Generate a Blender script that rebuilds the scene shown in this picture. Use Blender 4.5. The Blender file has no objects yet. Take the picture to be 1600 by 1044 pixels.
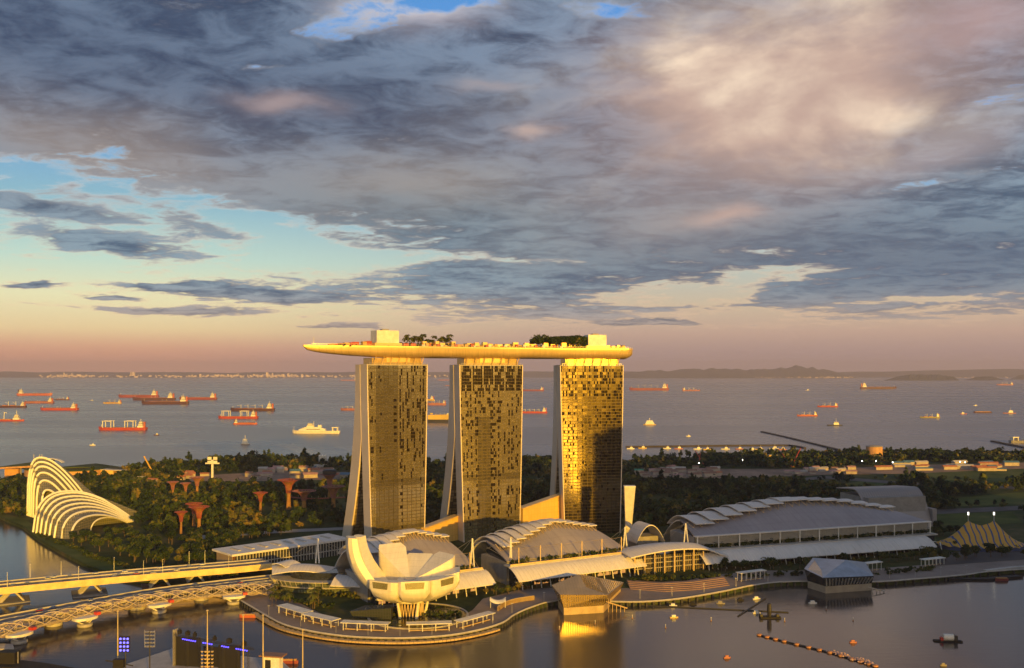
# Sunset over a bay: three hotel towers under a boat-shaped sky deck, a lotus museum, ships on the sea beyond
import bpy, math, random
import numpy as np
from mathutils import Vector, Matrix
from math import sin, cos, pi, radians, sqrt, atan2, hypot
S = bpy.context.scene
C = S.collection
R_ = random.Random(7)

# ------------------------------------------------------------------ camera, light, sky
HC, FC = 180.0, 1480.0                     # eye height in metres, focal length in pixels of the 1600 px photograph
def G(px, py, z=3.0):                      # ground point seen at a pixel
    Y = FC*(HC-z)/(py-582.0)
    return ((px-800.0)*Y/FC, Y)
def DP(px, py, Y):                         # point at a pixel and a distance
    return Vector(((px-800.0)*Y/FC, Y, HC-(py-582.0)*Y/FC))
cam = bpy.data.cameras.new("camera"); co = bpy.data.objects.new("camera", cam); C.objects.link(co)
cam.sensor_width = 36; cam.lens = 36*FC/1600; cam.shift_y = 60/1600
cam.clip_start = 1; cam.clip_end = 300000
co.location = (0, 0, HC); co.rotation_euler = (radians(90), 0, 0)
S.camera = co
SUN_AZ, SUN_EL = 24.0, 7.5                 # degrees right of straight behind the camera; above the horizon
to_sun = Vector((sin(radians(SUN_AZ))*cos(radians(SUN_EL)), -cos(radians(SUN_AZ))*cos(radians(SUN_EL)), sin(radians(SUN_EL))))
sl = bpy.data.lights.new("sun", 'SUN'); so = bpy.data.objects.new("sun", sl); C.objects.link(so)
sl.energy = 5.0; sl.angle = radians(0.5); sl.color = (1.0, 0.53, 0.02)
so.rotation_euler = (-to_sun).to_track_quat('-Z', 'Y').to_euler()
S.view_settings.view_transform = 'Standard'; S.view_settings.look = 'None'
S.view_settings.exposure = 0.12; S.view_settings.gamma = 1.0; S.view_settings.use_curve_mapping = False
S.cycles.max_bounces = 6; S.cycles.diffuse_bounces = 3; S.cycles.glossy_bounces = 3; S.cycles.transmission_bounces = 2
S.cycles.volume_bounces = 0; S.cycles.caustics_reflective = False; S.cycles.caustics_refractive = False
S.cycles.sample_clamp_indirect = 4.0

def lin(r, g, b, k=1.0):
    f = lambda c: (c/255/12.92 if c/255 <= .04045 else ((c/255+.055)/1.055)**2.4)*k
    return (f(r), f(g), f(b), 1.0)

class X:                                   # a float socket with operators
    def __init__(s, t, o): s.t, s.o = t, o
    def op(s, name, *a, clamp=False):
        n = s.t.nodes.new('ShaderNodeMath'); n.operation = name; n.use_clamp = clamp
        for i, v in enumerate((s,)+a):
            if isinstance(v, X): s.t.links.new(v.o, n.inputs[i])
            else: n.inputs[i].default_value = v
        return X(s.t, n.outputs[0])
    def __add__(s, b): return s.op('ADD', b)
    __radd__ = __add__
    def __mul__(s, b): return s.op('MULTIPLY', b)
    __rmul__ = __mul__
    def __sub__(s, b): return s.op('SUBTRACT', b)
    def __truediv__(s, b): return s.op('DIVIDE', b)
    def clamp(s): return s.op('ADD', 0.0, clamp=True)
    def ramp(s, a, b, smooth=True):        # 0 at a, 1 at b
        n = s.t.nodes.new('ShaderNodeMapRange'); n.interpolation_type = 'SMOOTHSTEP' if smooth else 'LINEAR'
        s.t.links.new(s.o, n.inputs[0]); n.inputs[1].default_value = a; n.inputs[2].default_value = b
        return X(s.t, n.outputs[0])
def xyz(t, vec):
    n = t.nodes.new('ShaderNodeSeparateXYZ'); t.links.new(vec, n.inputs[0])
    return [X(t, o) for o in n.outputs]
def comb(t, *a):
    n = t.nodes.new('ShaderNodeCombineXYZ')
    for i, v in enumerate(a):
        if isinstance(v, X): t.links.new(v.o, n.inputs[i])
        else: n.inputs[i].default_value = v
    return n.outputs[0]
def noise(t, vec, scale, detail=4, rough=.5, dist=0, color=False):
    n = t.nodes.new('ShaderNodeTexNoise'); n.inputs['Scale'].default_value = scale; n.inputs['Detail'].default_value = detail
    n.inputs['Roughness'].default_value = rough; n.inputs['Distortion'].default_value = dist
    if vec is not None: t.links.new(vec, n.inputs['Vector'])
    return n.outputs['Color'] if color else X(t, n.outputs[0])
def cmix(t, fac, a, b, blend='MIX'):
    n = t.nodes.new('ShaderNodeMix'); n.data_type = 'RGBA'; n.blend_type = blend
    for sock, v in ((n.inputs[0], fac), (n.inputs[6], a), (n.inputs[7], b)):
        if isinstance(v, X): t.links.new(v.o, sock)
        elif isinstance(v, bpy.types.NodeSocket): t.links.new(v, sock)
        else: sock.default_value = v
    return n.outputs[2]
def ramp(t, fac, stops):
    n = t.nodes.new('ShaderNodeValToRGB'); cr = n.color_ramp
    while len(cr.elements) < len(stops): cr.elements.new(0.5)
    for e, (p, c) in zip(cr.elements, stops): e.position = p; e.color = c
    t.links.new(fac.o, n.inputs[0]); return n.outputs[0]

def make_sky():
    w = bpy.data.worlds.new("World"); S.world = w; w.use_nodes = True
    t = w.node_tree; bg = t.nodes['Background']
    SK = 0.1; bg.inputs['Strength'].default_value = SK
    K = 1/SK
    c = lambda r, g, b, k=1.0: lin(r, g, b, K*k)
    sky = t.nodes.new('ShaderNodeTexSky'); sky.sky_type = 'NISHITA'; sky.sun_disc = False
    sky.sun_elevation = radians(SUN_EL); sky.sun_rotation = atan2(to_sun.x, to_sun.y)
    tc = t.nodes.new('ShaderNodeTexCoord'); d = tc.outputs['Generated']
    x, y, z = xyz(t, d)
    u = x.op('ARCTAN2', y)                 # bearing from the view axis
    v = z.op('ARCSINE')                    # elevation
    def at(px, py):                        # bearing and elevation of a spot of the sky
        return atan2(px-800, FC), atan2(582-py, hypot(FC, px-800))
    # warped bearing and elevation, for ragged cloud shapes
    zz = z.op('MAXIMUM', 0.0)+0.10
    flat = comb(t, x/zz, y/zz, 0.0)        # the cloud layer seen in perspective
    su = comb(t, u, v*2.2, 0.0)
    w1 = noise(t, su, 7.0, 5, .55)-0.5
    w2 = noise(t, comb(t, u+9.1, v*2.6, 3.7), 7.0, 5, .55)-0.5
    uu = u+w1*0.11; vv = v+w2*0.05
    u2 = u+w1*0.05; v2 = v+w2*0.028
    def blob(px, py, rx, ry, rot=0, k=1.0, soft=False):
        a, b = at(px, py); U, V = (u2, v2) if soft else (uu, vv)
        du = U-a; dv = V-b; cr, sr = cos(radians(rot)), sin(radians(rot))
        p = (du*cr+dv*sr)/(rx/FC); q = (dv*cr-du*sr)/(ry/FC)
        return (p*p+q*q).op('MULTIPLY', -1.0).op('EXPONENT')*k
    # clear sky
    left = u.ramp(0.12, -0.40)
    gl = ramp(t, v*4.0, [(0.0, c(208, 146, 130)), (0.05, c(222, 158, 132)), (0.10, c(232, 180, 142)), (0.17, c(240, 212, 160)), (0.30, c(236, 232, 186)), (0.45, c(190, 220, 206)), (0.68, c(135, 182, 200)), (1.0, c(90, 150, 212))])
    gr = ramp(t, v*4.0, [(0.0, c(160, 138, 132)), (0.06, c(174, 146, 138)), (0.16, c(196, 164, 148)), (0.28, c(205, 186, 160)), (0.45, c(180, 196, 190)), (0.7, c(120, 168, 205)), (1.0, c(80, 146, 215))])
    clear = cmix(t, left, gr, gl)
    front = y.ramp(-0.1, 0.3)
    clear = cmix(t, front*0.94, sky.outputs[0], clear)
    # sunset glow round the sun, behind the camera
    sd = x*to_sun.x+y*to_sun.y+z*to_sun.z
    glow = (sd-1.0)*3.5
    glow = glow.op('EXPONENT')
    low = (v.op('ABSOLUTE')*-7.0).op('EXPONENT')
    # cloud cover
    f1 = noise(t, flat, 0.62, 9, .62, .4)
    f2 = noise(t, comb(t, x/zz*1.1, y/zz*1.5, 5.0), 1.5, 9, .62, .6)
    # lower boundary of the deck: falls from the upper left to the middle
    edge = u.ramp(-0.50, -0.08, False)*-0.105+0.178
    cover = (vv-edge)*22.0
    cover = cover.op('MINIMUM', 2.1)
    rt = u.ramp(-0.12, 0.04)
    cover = cover+rt*1.2
    f3 = noise(t, comb(t, x/zz*1.5, y/zz*1.7, 9.0), 4.2, 9, .64, .5)
    cover = cover+(f1-0.5)*7.0+(f2-0.5)*8.0+(f3-0.5)*6.5
    cover = cover-(v.ramp(0.064, 0.024))*4.5
    for a in ((545, 42, 120, 26, 12, 3.1), (690, 6, 120, 22, 0, 3.2), (960, 12, 130, 30, -8, 4.2), (440, 102, 90, 8, 0, 1.7), (200, 375, 300, 45, -6, 1.9), (420, 355, 160, 26, -12, 1.3), (150, 160, 330, 70, 0, -1.7), (700, 110, 200, 40, 0, -.8), (470, 120, 80, 16, 0, .5), (1580, 152, 120, 26, 8, 3.0), (1440, 286, 150, 18, 4, 2.7), (1250, 140, 260, 120, 0, -1.6), (30, 262, 80, 14, -12, 1.3), (860, 403, 240, 8, 0, 2.4),
              (1140, 445, 170, 16, 4, 2.8), (1480, 472, 90, 9, 3, 2.9), (330, 345, 180, 30, -14, 1.5), (520, 400, 140, 26, -10, 1.4), (1130, 490, 190, 10, 2, 1.2)):
        cover = cover-blob(*a)
    # a few dark low clouds on the clear left
    for a in ((180, 382, 110, 17, -5, 5.0), (50, 325, 120, 13, -4, 4.2), (52, 440, 46, 6, 6, 4.6), (275, 443, 80, 7, 2, 4.2), (370, 458, 100, 9, -2, 4.0), (285, 488, 110, 7, 0, 3.6), (170, 461, 40, 5, 0, 3.6), (320, 350, 90, 22, -14, 2.6), (540, 512, 110, 5, -1, 4.4), (1010, 506, 120, 6, 0, 3.0), (700, 440, 260, 30, 0, 1.6), (480, 470, 120, 12, 0, 2.0)):
        cover = cover+blob(*a[:5], a[5], True)
    m = cover.ramp(-0.3, 0.85)
    # cloud body colour
    low_c = v.ramp(0.02, 0.10)
    tone = (f2*0.5+f1*0.4+f3*0.65-0.275).ramp(0.38, 0.62)
    hi = cmix(t, tone, c(54, 72, 98), c(124, 144, 168))
    mid = cmix(t, tone, c(66, 96, 122), c(134, 158, 172))
    lowc = cmix(t, tone, c(112, 110, 112), c(196, 166, 144))
    cl = cmix(t, v.ramp(0.10, 0.27), mid, hi)
    cl = cmix(t, low_c, lowc, cl)
    cl = cmix(t, blob(60, 60, 520, 130, 0, .55), cl, c(56, 72, 100))
    for a, col in (((1130, 260, 330, 90, 0, .35), c(90, 104, 120)), ((600, 180, 300, 60, 0, .5), c(80, 86, 104)), ((1150, 395, 420, 50, 0, .55), c(84, 100, 116)), ((700, 330, 320, 50, 0, .45), c(96, 114, 122)), ((1500, 410, 300, 70, 0, .6), c(82, 98, 122))):
        cl = cmix(t, blob(*a), cl, col)
    # warm light on the cloud bellies
    warm = blob(1190, 150, 290, 150, 18, 1.0)+blob(1060, 120, 130, 80, 0, .5)+blob(1420, 90, 260, 90, 10, .7)+blob(1240, 200, 120, 90, 0, .4)
    det = (noise(t, comb(t, u*1.0+v*0.7, v*1.7-u*0.5, 2.0), 4.6, 9, .54, .25)-0.30)*2.3
    warm = (warm*(det*.62+.38).clamp()*1.1).clamp()
    cl = cmix(t, warm, cl, cmix(t, det.ramp(.3, 1.0), c(190, 162, 150), c(255, 232, 204)))
    for a, col in (((150, 240, 260, 62, -6, .62), c(164, 150, 140)), ((640, 280, 190, 46, 3, .6), c(160, 148, 138)), ((440, 163, 60, 16, 0, .8), c(168, 150, 150)), ((838, 211, 26, 12, 0, .9), c(186, 164, 156)), ((1140, 343, 44, 15, 8, .7), c(214, 176, 160)), ((1080, 345, 130, 34, 0, .45), c(170, 156, 150)), ((640, 18, 100, 26, 4, .8), c(200, 190, 196)), ((770, 135, 60, 9, 3, .7), c(160, 152, 156)), ((1540, 30, 90, 40, 0, .5), c(190, 160, 160)), ((1480, 230, 130, 26, 8, .5), c(178, 166, 168))):
        cl = cmix(t, blob(*a), cl, col)
    # thin bright rims where the deck breaks
    rim = (cover.ramp(-1.2, 0.1)*(cover.ramp(1.3, 0.2)))*v.ramp(0.02, 0.06)
    out = cmix(t, m, clear, cl)
    out = cmix(t, rim*(f3*0.7-0.1), out, cmix(t, v.ramp(.09, .2), c(244, 204, 166), c(220, 214, 208)))
    # haze band at the horizon
    out = cmix(t, v.ramp(0.045, 0.0)*0.85, out, cmix(t, u.ramp(-0.05, -0.40), c(168, 142, 144), c(222, 156, 130)))
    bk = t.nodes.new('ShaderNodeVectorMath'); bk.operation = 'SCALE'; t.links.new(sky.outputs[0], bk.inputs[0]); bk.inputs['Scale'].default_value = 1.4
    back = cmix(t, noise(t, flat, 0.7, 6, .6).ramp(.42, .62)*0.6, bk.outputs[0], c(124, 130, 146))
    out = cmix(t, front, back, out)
    out = cmix(t, 1.0, out, cmix(t, (glow*low).clamp(), (0, 0, 0, 1), c(255, 182, 40, 1.15)), 'ADD')
    below = z.ramp(0.0, -0.02)
    out = cmix(t, below, out, c(120, 108, 104))
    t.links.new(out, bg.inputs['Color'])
    w.cycles.sampling_method = 'MANUAL'; w.cycles.sample_map_resolution = 512
make_sky()
# ------------------------------------------------------------------ helpers
def nodes_mat(name):
    m = bpy.data.materials.new(name); m.use_nodes = True
    t = m.node_tree; b = t.nodes['Principled BSDF']
    return m, t, b
def objc(t):
    return t.nodes.new('ShaderNodeTexCoord').outputs['Object']
def pos(t):
    return t.nodes.new('ShaderNodeNewGeometry').outputs['Position']
def bump(t, b, h, strength=.3, dist=.2):
    n = t.nodes.new('ShaderNodeBump'); n.inputs['Strength'].default_value = strength; n.inputs['Distance'].default_value = dist
    t.links.new(h.o, n.inputs['Height']); t.links.new(n.outputs[0], b.inputs['Normal'])
def pm(name, col, rough=.6, metal=0.0, var=.25, scale=.15, spec=None, bmp=0):
    """plain surface whose colour drifts a little with noise, plus finer streaks of wear"""
    m, t, b = nodes_mat(name)
    p = pos(t)
    n = noise(t, p, scale, 5, .6); n2 = noise(t, p, scale*9, 3, .6)
    f = ((n-.5)*2.2+(n2-.5)*1.2+.5).clamp()
    lo = tuple(c*(1-var) for c in col[:3])+(1,); hi = tuple(min(1, c*(1+var*.6)) for c in col[:3])+(1,)
    t.links.new(cmix(t, f, lo, hi), b.inputs['Base Color'])
    t.links.new((n2*.2+(rough-.1)).clamp().o, b.inputs['Roughness'])
    b.inputs['Metallic'].default_value = metal
    if spec is not None: b.inputs['Specular IOR Level'].default_value = spec
    if bmp: bump(t, b, n2, .4, bmp)
    return m
def seamed(name, col, px, py, dark, rough=.5, metal=0.0, pz=0):   # sheet roofing with standing seams and weather streaks
    m, t, b = nodes_mat(name); x, y, z = xyz(t, objc(t))
    ln = ((x/px).op('FRACT')-.5).op('ABSOLUTE').op('GREATER_THAN', .5-.09/px*2).op('MAXIMUM', ((y/py).op('FRACT')-.5).op('ABSOLUTE').op('GREATER_THAN', .5-.07/py*2))
    if pz: ln = ((z/pz).op('FRACT')-.5).op('ABSOLUTE').op('GREATER_THAN', .5-.10/pz)
    b.inputs['Metallic'].default_value = metal
    st = noise(t, comb(t, x*.5, y*.05, z*.05), 1.0, 5, .6); bg = noise(t, objc(t), .03, 4, .6)
    f = ((st-.5)*1.2+(bg-.5)*1.4+.5).clamp()
    c = cmix(t, f, tuple(q*.78 for q in col[:3])+(1,), tuple(min(1, q*1.1) for q in col[:3])+(1,))
    t.links.new(cmix(t, ln*dark, c, tuple(q*.35 for q in col[:3])+(1,)), b.inputs['Base Color']); b.inputs['Roughness'].default_value = rough
    return m
def lamp_mat(name, col, k):
    m, t, b = nodes_mat(name)
    b.inputs['Base Color'].default_value = (.1, .1, .1, 1)
    b.inputs['Emission Color'].default_value = col; b.inputs['Emission Strength'].default_value = k
    return m

class MB:                                  # collects faces, then links them as one mesh object
    def __init__(s): s.v, s.f = [], []
    def add(s, vs, fs):
        o = len(s.v); s.v += [tuple(p) for p in vs]; s.f += [tuple(i+o for i in f) for f in fs]; return s
    def quad(s, a, b, c, d): return s.add((a, b, c, d), ((0, 1, 2, 3),))
    def box(s, x0, x1, y0, y1, z0, z1):
        return s.add([(x, y, z) for z in (z0, z1) for y in (y0, y1) for x in (x0, x1)],
                     [(0, 2, 3, 1), (4, 5, 7, 6), (0, 1, 5, 4), (2, 6, 7, 3), (0, 4, 6, 2), (1, 3, 7, 5)])
    def obox(s, c, sx, sy, sz, rz=0):      # box on its base centre, turned
        cr, sr = cos(rz), sin(rz)
        o = len(s.v); s.box(-sx/2, sx/2, -sy/2, sy/2, 0, sz)
        s.v[o:] = [(c[0]+x*cr-y*sr, c[1]+x*sr+y*cr, c[2]+z) for x, y, z in s.v[o:]]; return s
    def prism(s, poly, z0, z1):
        n = len(poly); a = sum(poly[i][0]*poly[(i+1) % n][1]-poly[(i+1) % n][0]*poly[i][1] for i in range(n))
        if a < 0: poly = poly[::-1]
        return s.add([(x, y, z0) for x, y in poly]+[(x, y, z1) for x, y in poly],
                     [tuple(range(n))[::-1], tuple(range(n, 2*n))]+[(i, (i+1) % n, n+(i+1) % n, n+i) for i in range(n)])
    def tube(s, pts, r, n=6, cap=True):
        pts = [Vector(p) for p in pts]; k = len(pts); rs = r if isinstance(r, (list, tuple)) else [r]*k
        vs = []
        for i, p in enumerate(pts):
            d = (pts[min(i+1, k-1)]-pts[max(i-1, 0)]).normalized()
            a = d.cross(Vector((0, 0, 1)) if abs(d.z) < .95 else Vector((1, 0, 0))).normalized(); b = d.cross(a)
            vs += [p+(a*cos(2*pi*j/n)+b*sin(2*pi*j/n))*rs[i] for j in range(n)]
        fs = [(i*n+j, i*n+(j+1) % n, (i+1)*n+(j+1) % n, (i+1)*n+j) for i in range(k-1) for j in range(n)]
        if cap: fs += [tuple(range(n)), tuple(range((k-1)*n, k*n))[::-1]]
        return s.add(vs, fs)
    def grid(s, fn, nu, nv, cu=False):     # fn(u, v) in 0..1
        vs = [fn(i/nu, j/nv) for i in range(nu+1) for j in range(nv+1)]
        return s.add(vs, [(i*(nv+1)+j, (i+1)*(nv+1)+j, (i+1)*(nv+1)+j+1, i*(nv+1)+j+1) for i in range(nu) for j in range(nv)])
    def shell(s, fn, nu, nv, th):          # a surface given thickness downwards (th a number or a vector)
        t = Vector((0, 0, -th)) if isinstance(th, (int, float)) else Vector(th)
        A = [Vector(fn(i/nu, j/nv)) for i in range(nu+1) for j in range(nv+1)]
        n = len(A); w = nv+1
        fs = [(i*w+j, (i+1)*w+j, (i+1)*w+j+1, i*w+j+1) for i in range(nu) for j in range(nv)]
        fs += [tuple(q+n for q in f[::-1]) for f in fs]
        rim = [i*w for i in range(nu+1)]+[nu*w+j for j in range(1, w)]+[i*w+nv for i in range(nu-1, -1, -1)]+[j for j in range(nv-1, 0, -1)]
        fs += [(rim[i], rim[i-1], rim[i-1]+n, rim[i]+n) for i in range(len(rim))]
        return s.add(A+[p+t for p in A], fs)
    def lathe(s, prof, c=(0, 0, 0), n=16, cap=True):
        vs = [(c[0]+r*cos(2*pi*j/n), c[1]+r*sin(2*pi*j/n), c[2]+z) for r, z in prof for j in range(n)]
        k = len(prof)
        fs = [(i*n+j, i*n+(j+1) % n, (i+1)*n+(j+1) % n, (i+1)*n+j) for i in range(k-1) for j in range(n)]
        if cap: fs += [tuple(range(n))[::-1], tuple(range((k-1)*n, k*n))]
        return s.add(vs, fs)
    def loft(s, rings, cap=True, close=True):
        n = len(rings[0]); k = len(rings); m = n if close else n-1
        fs = [(i*n+j, i*n+(j+1) % n, (i+1)*n+(j+1) % n, (i+1)*n+j) for i in range(k-1) for j in range(m)]
        if cap: fs += [tuple(range(n))[::-1], tuple(range((k-1)*n, k*n))]
        return s.add([p for r in rings for p in r], fs)
    def build(s, name, mat, parent=None, smooth=False, world=False, norm=True):
        me = bpy.data.meshes.new(name); v = s.v
        if world and parent is not None:
            i = parent.matrix_basis.inverted(); v = [tuple(i @ Vector(p)) for p in v]
        me.from_pydata([tuple(float(c) for c in p) for p in v], [], s.f)
        if norm:
            import bmesh
            b = bmesh.new(); b.from_mesh(me); bmesh.ops.recalc_face_normals(b, faces=b.faces[:]); b.to_mesh(me); b.free()
        if smooth: me.polygons.foreach_set('use_smooth', [True]*len(me.polygons)); me.set_sharp_from_angle(angle=radians(38))
        me.materials.append(mat); o = bpy.data.objects.new(name, me); C.objects.link(o)
        if parent is not None: o.parent = parent
        return o
def tag(o, label, cat, group=None, kind=None):
    if label: o['label'] = label
    if cat: o['category'] = cat
    if group: o['group'] = group
    if kind: o['kind'] = kind
    return o
def thing(name, label, cat, loc=(0, 0, 0), rz=0.0, group=None):
    o = bpy.data.objects.new(name, None); C.objects.link(o); o.empty_display_size = 1
    o.matrix_basis = Matrix.Translation(Vector(loc)) @ Matrix.Rotation(rz, 4, 'Z')
    return tag(o, label, cat, group)
KIDS = {}
def kids(o):
    return [c for c in bpy.data.objects if c.parent is o]
def dup(o, loc, rz=0.0, label=None, sc=1.0, group=None, cache={}):
    if o.name not in cache: cache[o.name] = [(c, kids(c)) for c in kids(o)]
    r = o.copy(); C.objects.link(r)
    r.matrix_basis = Matrix.Translation(Vector(loc)) @ Matrix.Rotation(rz, 4, 'Z') @ Matrix.Scale(sc, 4)
    if label: r['label'] = label
    if group: r['group'] = group
    for c, g in cache[o.name]:
        d = c.copy(); C.objects.link(d); d.parent = r
        for e in g:
            h = e.copy(); C.objects.link(h); h.parent = d
    return r
def struct(name, mb, mat, **k):
    o = mb.build(name, mat, **k); o['kind'] = 'structure'; return o
def spline(pts, n):                        # Catmull-Rom through points
    P = [Vector(p) for p in pts]; P = [P[0]*2-P[1]]+P+[P[-1]*2-P[-2]]; out = []
    m = len(P)-3
    for k in range(n+1):
        q = k/n*m; i = min(int(q), m-1); t = q-i; a, b, c, d = P[i:i+4]
        out.append(.5*((2*b)+(c-a)*t+(2*a-5*b+4*c-d)*t*t+(3*b-a-3*c+d)*t**3))
    return out

# ------------------------------------------------------------------ materials
WHITE = pm('white_paint', (.78, .75, .70, 1), .5)
CONC = pm('pale_concrete', (.50, .46, .42, 1), .7)
GREYC = pm('grey_concrete', (.30, .28, .27, 1), .8)
PAVE = pm('paving', (.26, .20, .17, 1), .7, scale=.05)
ASPH = pm('asphalt', (.075, .068, .07, 1), .75, scale=.04)
ROAD = pm('bridge_road', (.16, .145, .145, 1), .7, scale=.05)
DARK = pm('dark_metal', (.025, .024, .027, 1), .5)
BLACK = pm('black_cloth', (.010, .009, .010, 1), .8)
STEEL = pm('steel', (.55, .53, .52, 1), .35, .6)
GLASS = pm('dark_glass', (.03, .035, .04, 1), .12, 0, .4, .3, 1.0)
WOOD = pm('timber_deck', (.56, .39, .19, 1), .7, scale=.2)
REDP = pm('red_paint', (.55, .05, .03, 1), .5)
BRASS = pm('champagne_metal', (.80, .56, .23, 1), .42, .5, .12, .1)
def ground_mat():
    m, t, b = nodes_mat('garden_ground'); p = pos(t)
    f = noise(t, p, .012, 6, .6); g = noise(t, p, .12, 4, .6)
    c = ramp(t, (f*.7+g*.4-.05).clamp(), [(.30, (.018, .030, .010, 1)), (.48, (.045, .065, .02, 1)), (.60, (.09, .085, .035, 1)), (.72, (.16, .12, .08, 1))])
    t.links.new(c, b.inputs['Base Color']); b.inputs['Roughness'].default_value = .9
    b.inputs['Specular IOR Level'].default_value = .1; return m
def lawn_mat():
    m, t, b = nodes_mat('lawn_grass'); p = pos(t)
    f = noise(t, p, .02, 6, .6)
    c = ramp(t, f, [(.35, (.05, .075, .015, 1)), (.6, (.10, .12, .03, 1)), (.72, (.15, .13, .05, 1))])
    t.links.new(c, b.inputs['Base Color']); b.inputs['Roughness'].default_value = .9
    b.inputs['Specular IOR Level'].default_value = .1; return m
def leaf_mat(name, stops):
    m, t, b = nodes_mat(name); p = pos(t)
    a = t.nodes.new('ShaderNodeAttribute'); a.attribute_name = 'hue'
    f = noise(t, p, .05, 3, .5)
    c = ramp(t, (X(t, a.outputs['Fac'])*.85+(f-.5)*1.5+.05).clamp(), stops)
    t.links.new(c, b.inputs['Base Color']); b.inputs['Roughness'].default_value = .7
    b.inputs['Specular IOR Level'].default_value = .15
    return m
def sea_mat(name, sx, sy, strength, rough, col, col2, spec=.5):
    m, t, b = nodes_mat(name); x, y, z = xyz(t, pos(t))
    n1 = noise(t, comb(t, x*sx, y*sy, 0.0), 1.0, 5, .6)
    n2 = noise(t, comb(t, x*.00045, y*.0016, 3.0), 1.0, 6, .62, .6)
    t.links.new(cmix(t, n2.ramp(.38, .62), col, col2), b.inputs['Base Color'])
    t.links.new((n2.ramp(.35, .65)*.06+rough).o, b.inputs['Roughness'])
    b.inputs['IOR'].default_value = 1.33; b.inputs['Specular IOR Level'].default_value = spec
    bump(t, b, n1, strength, 1.0); return m
LEAF = leaf_mat('broad_leaves', [(0, (.008, .018, .006, 1)), (.35, (.018, .036, .010, 1)), (.60, (.046, .070, .016, 1)), (.82, (.115, .110, .024, 1)), (1, (.20, .14, .03, 1))])  # leaf variety; darkest and golden stops also paint in shaded and sunlit crowns
PALM = leaf_mat('palm_fronds', [(0, (.03, .045, .012, 1)), (.6, (.08, .09, .02, 1)), (1, (.14, .11, .03, 1))])
BARK = pm('bark', (.12, .085, .06, 1), .9)
GROUND = ground_mat(); LAWN = lawn_mat()

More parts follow.
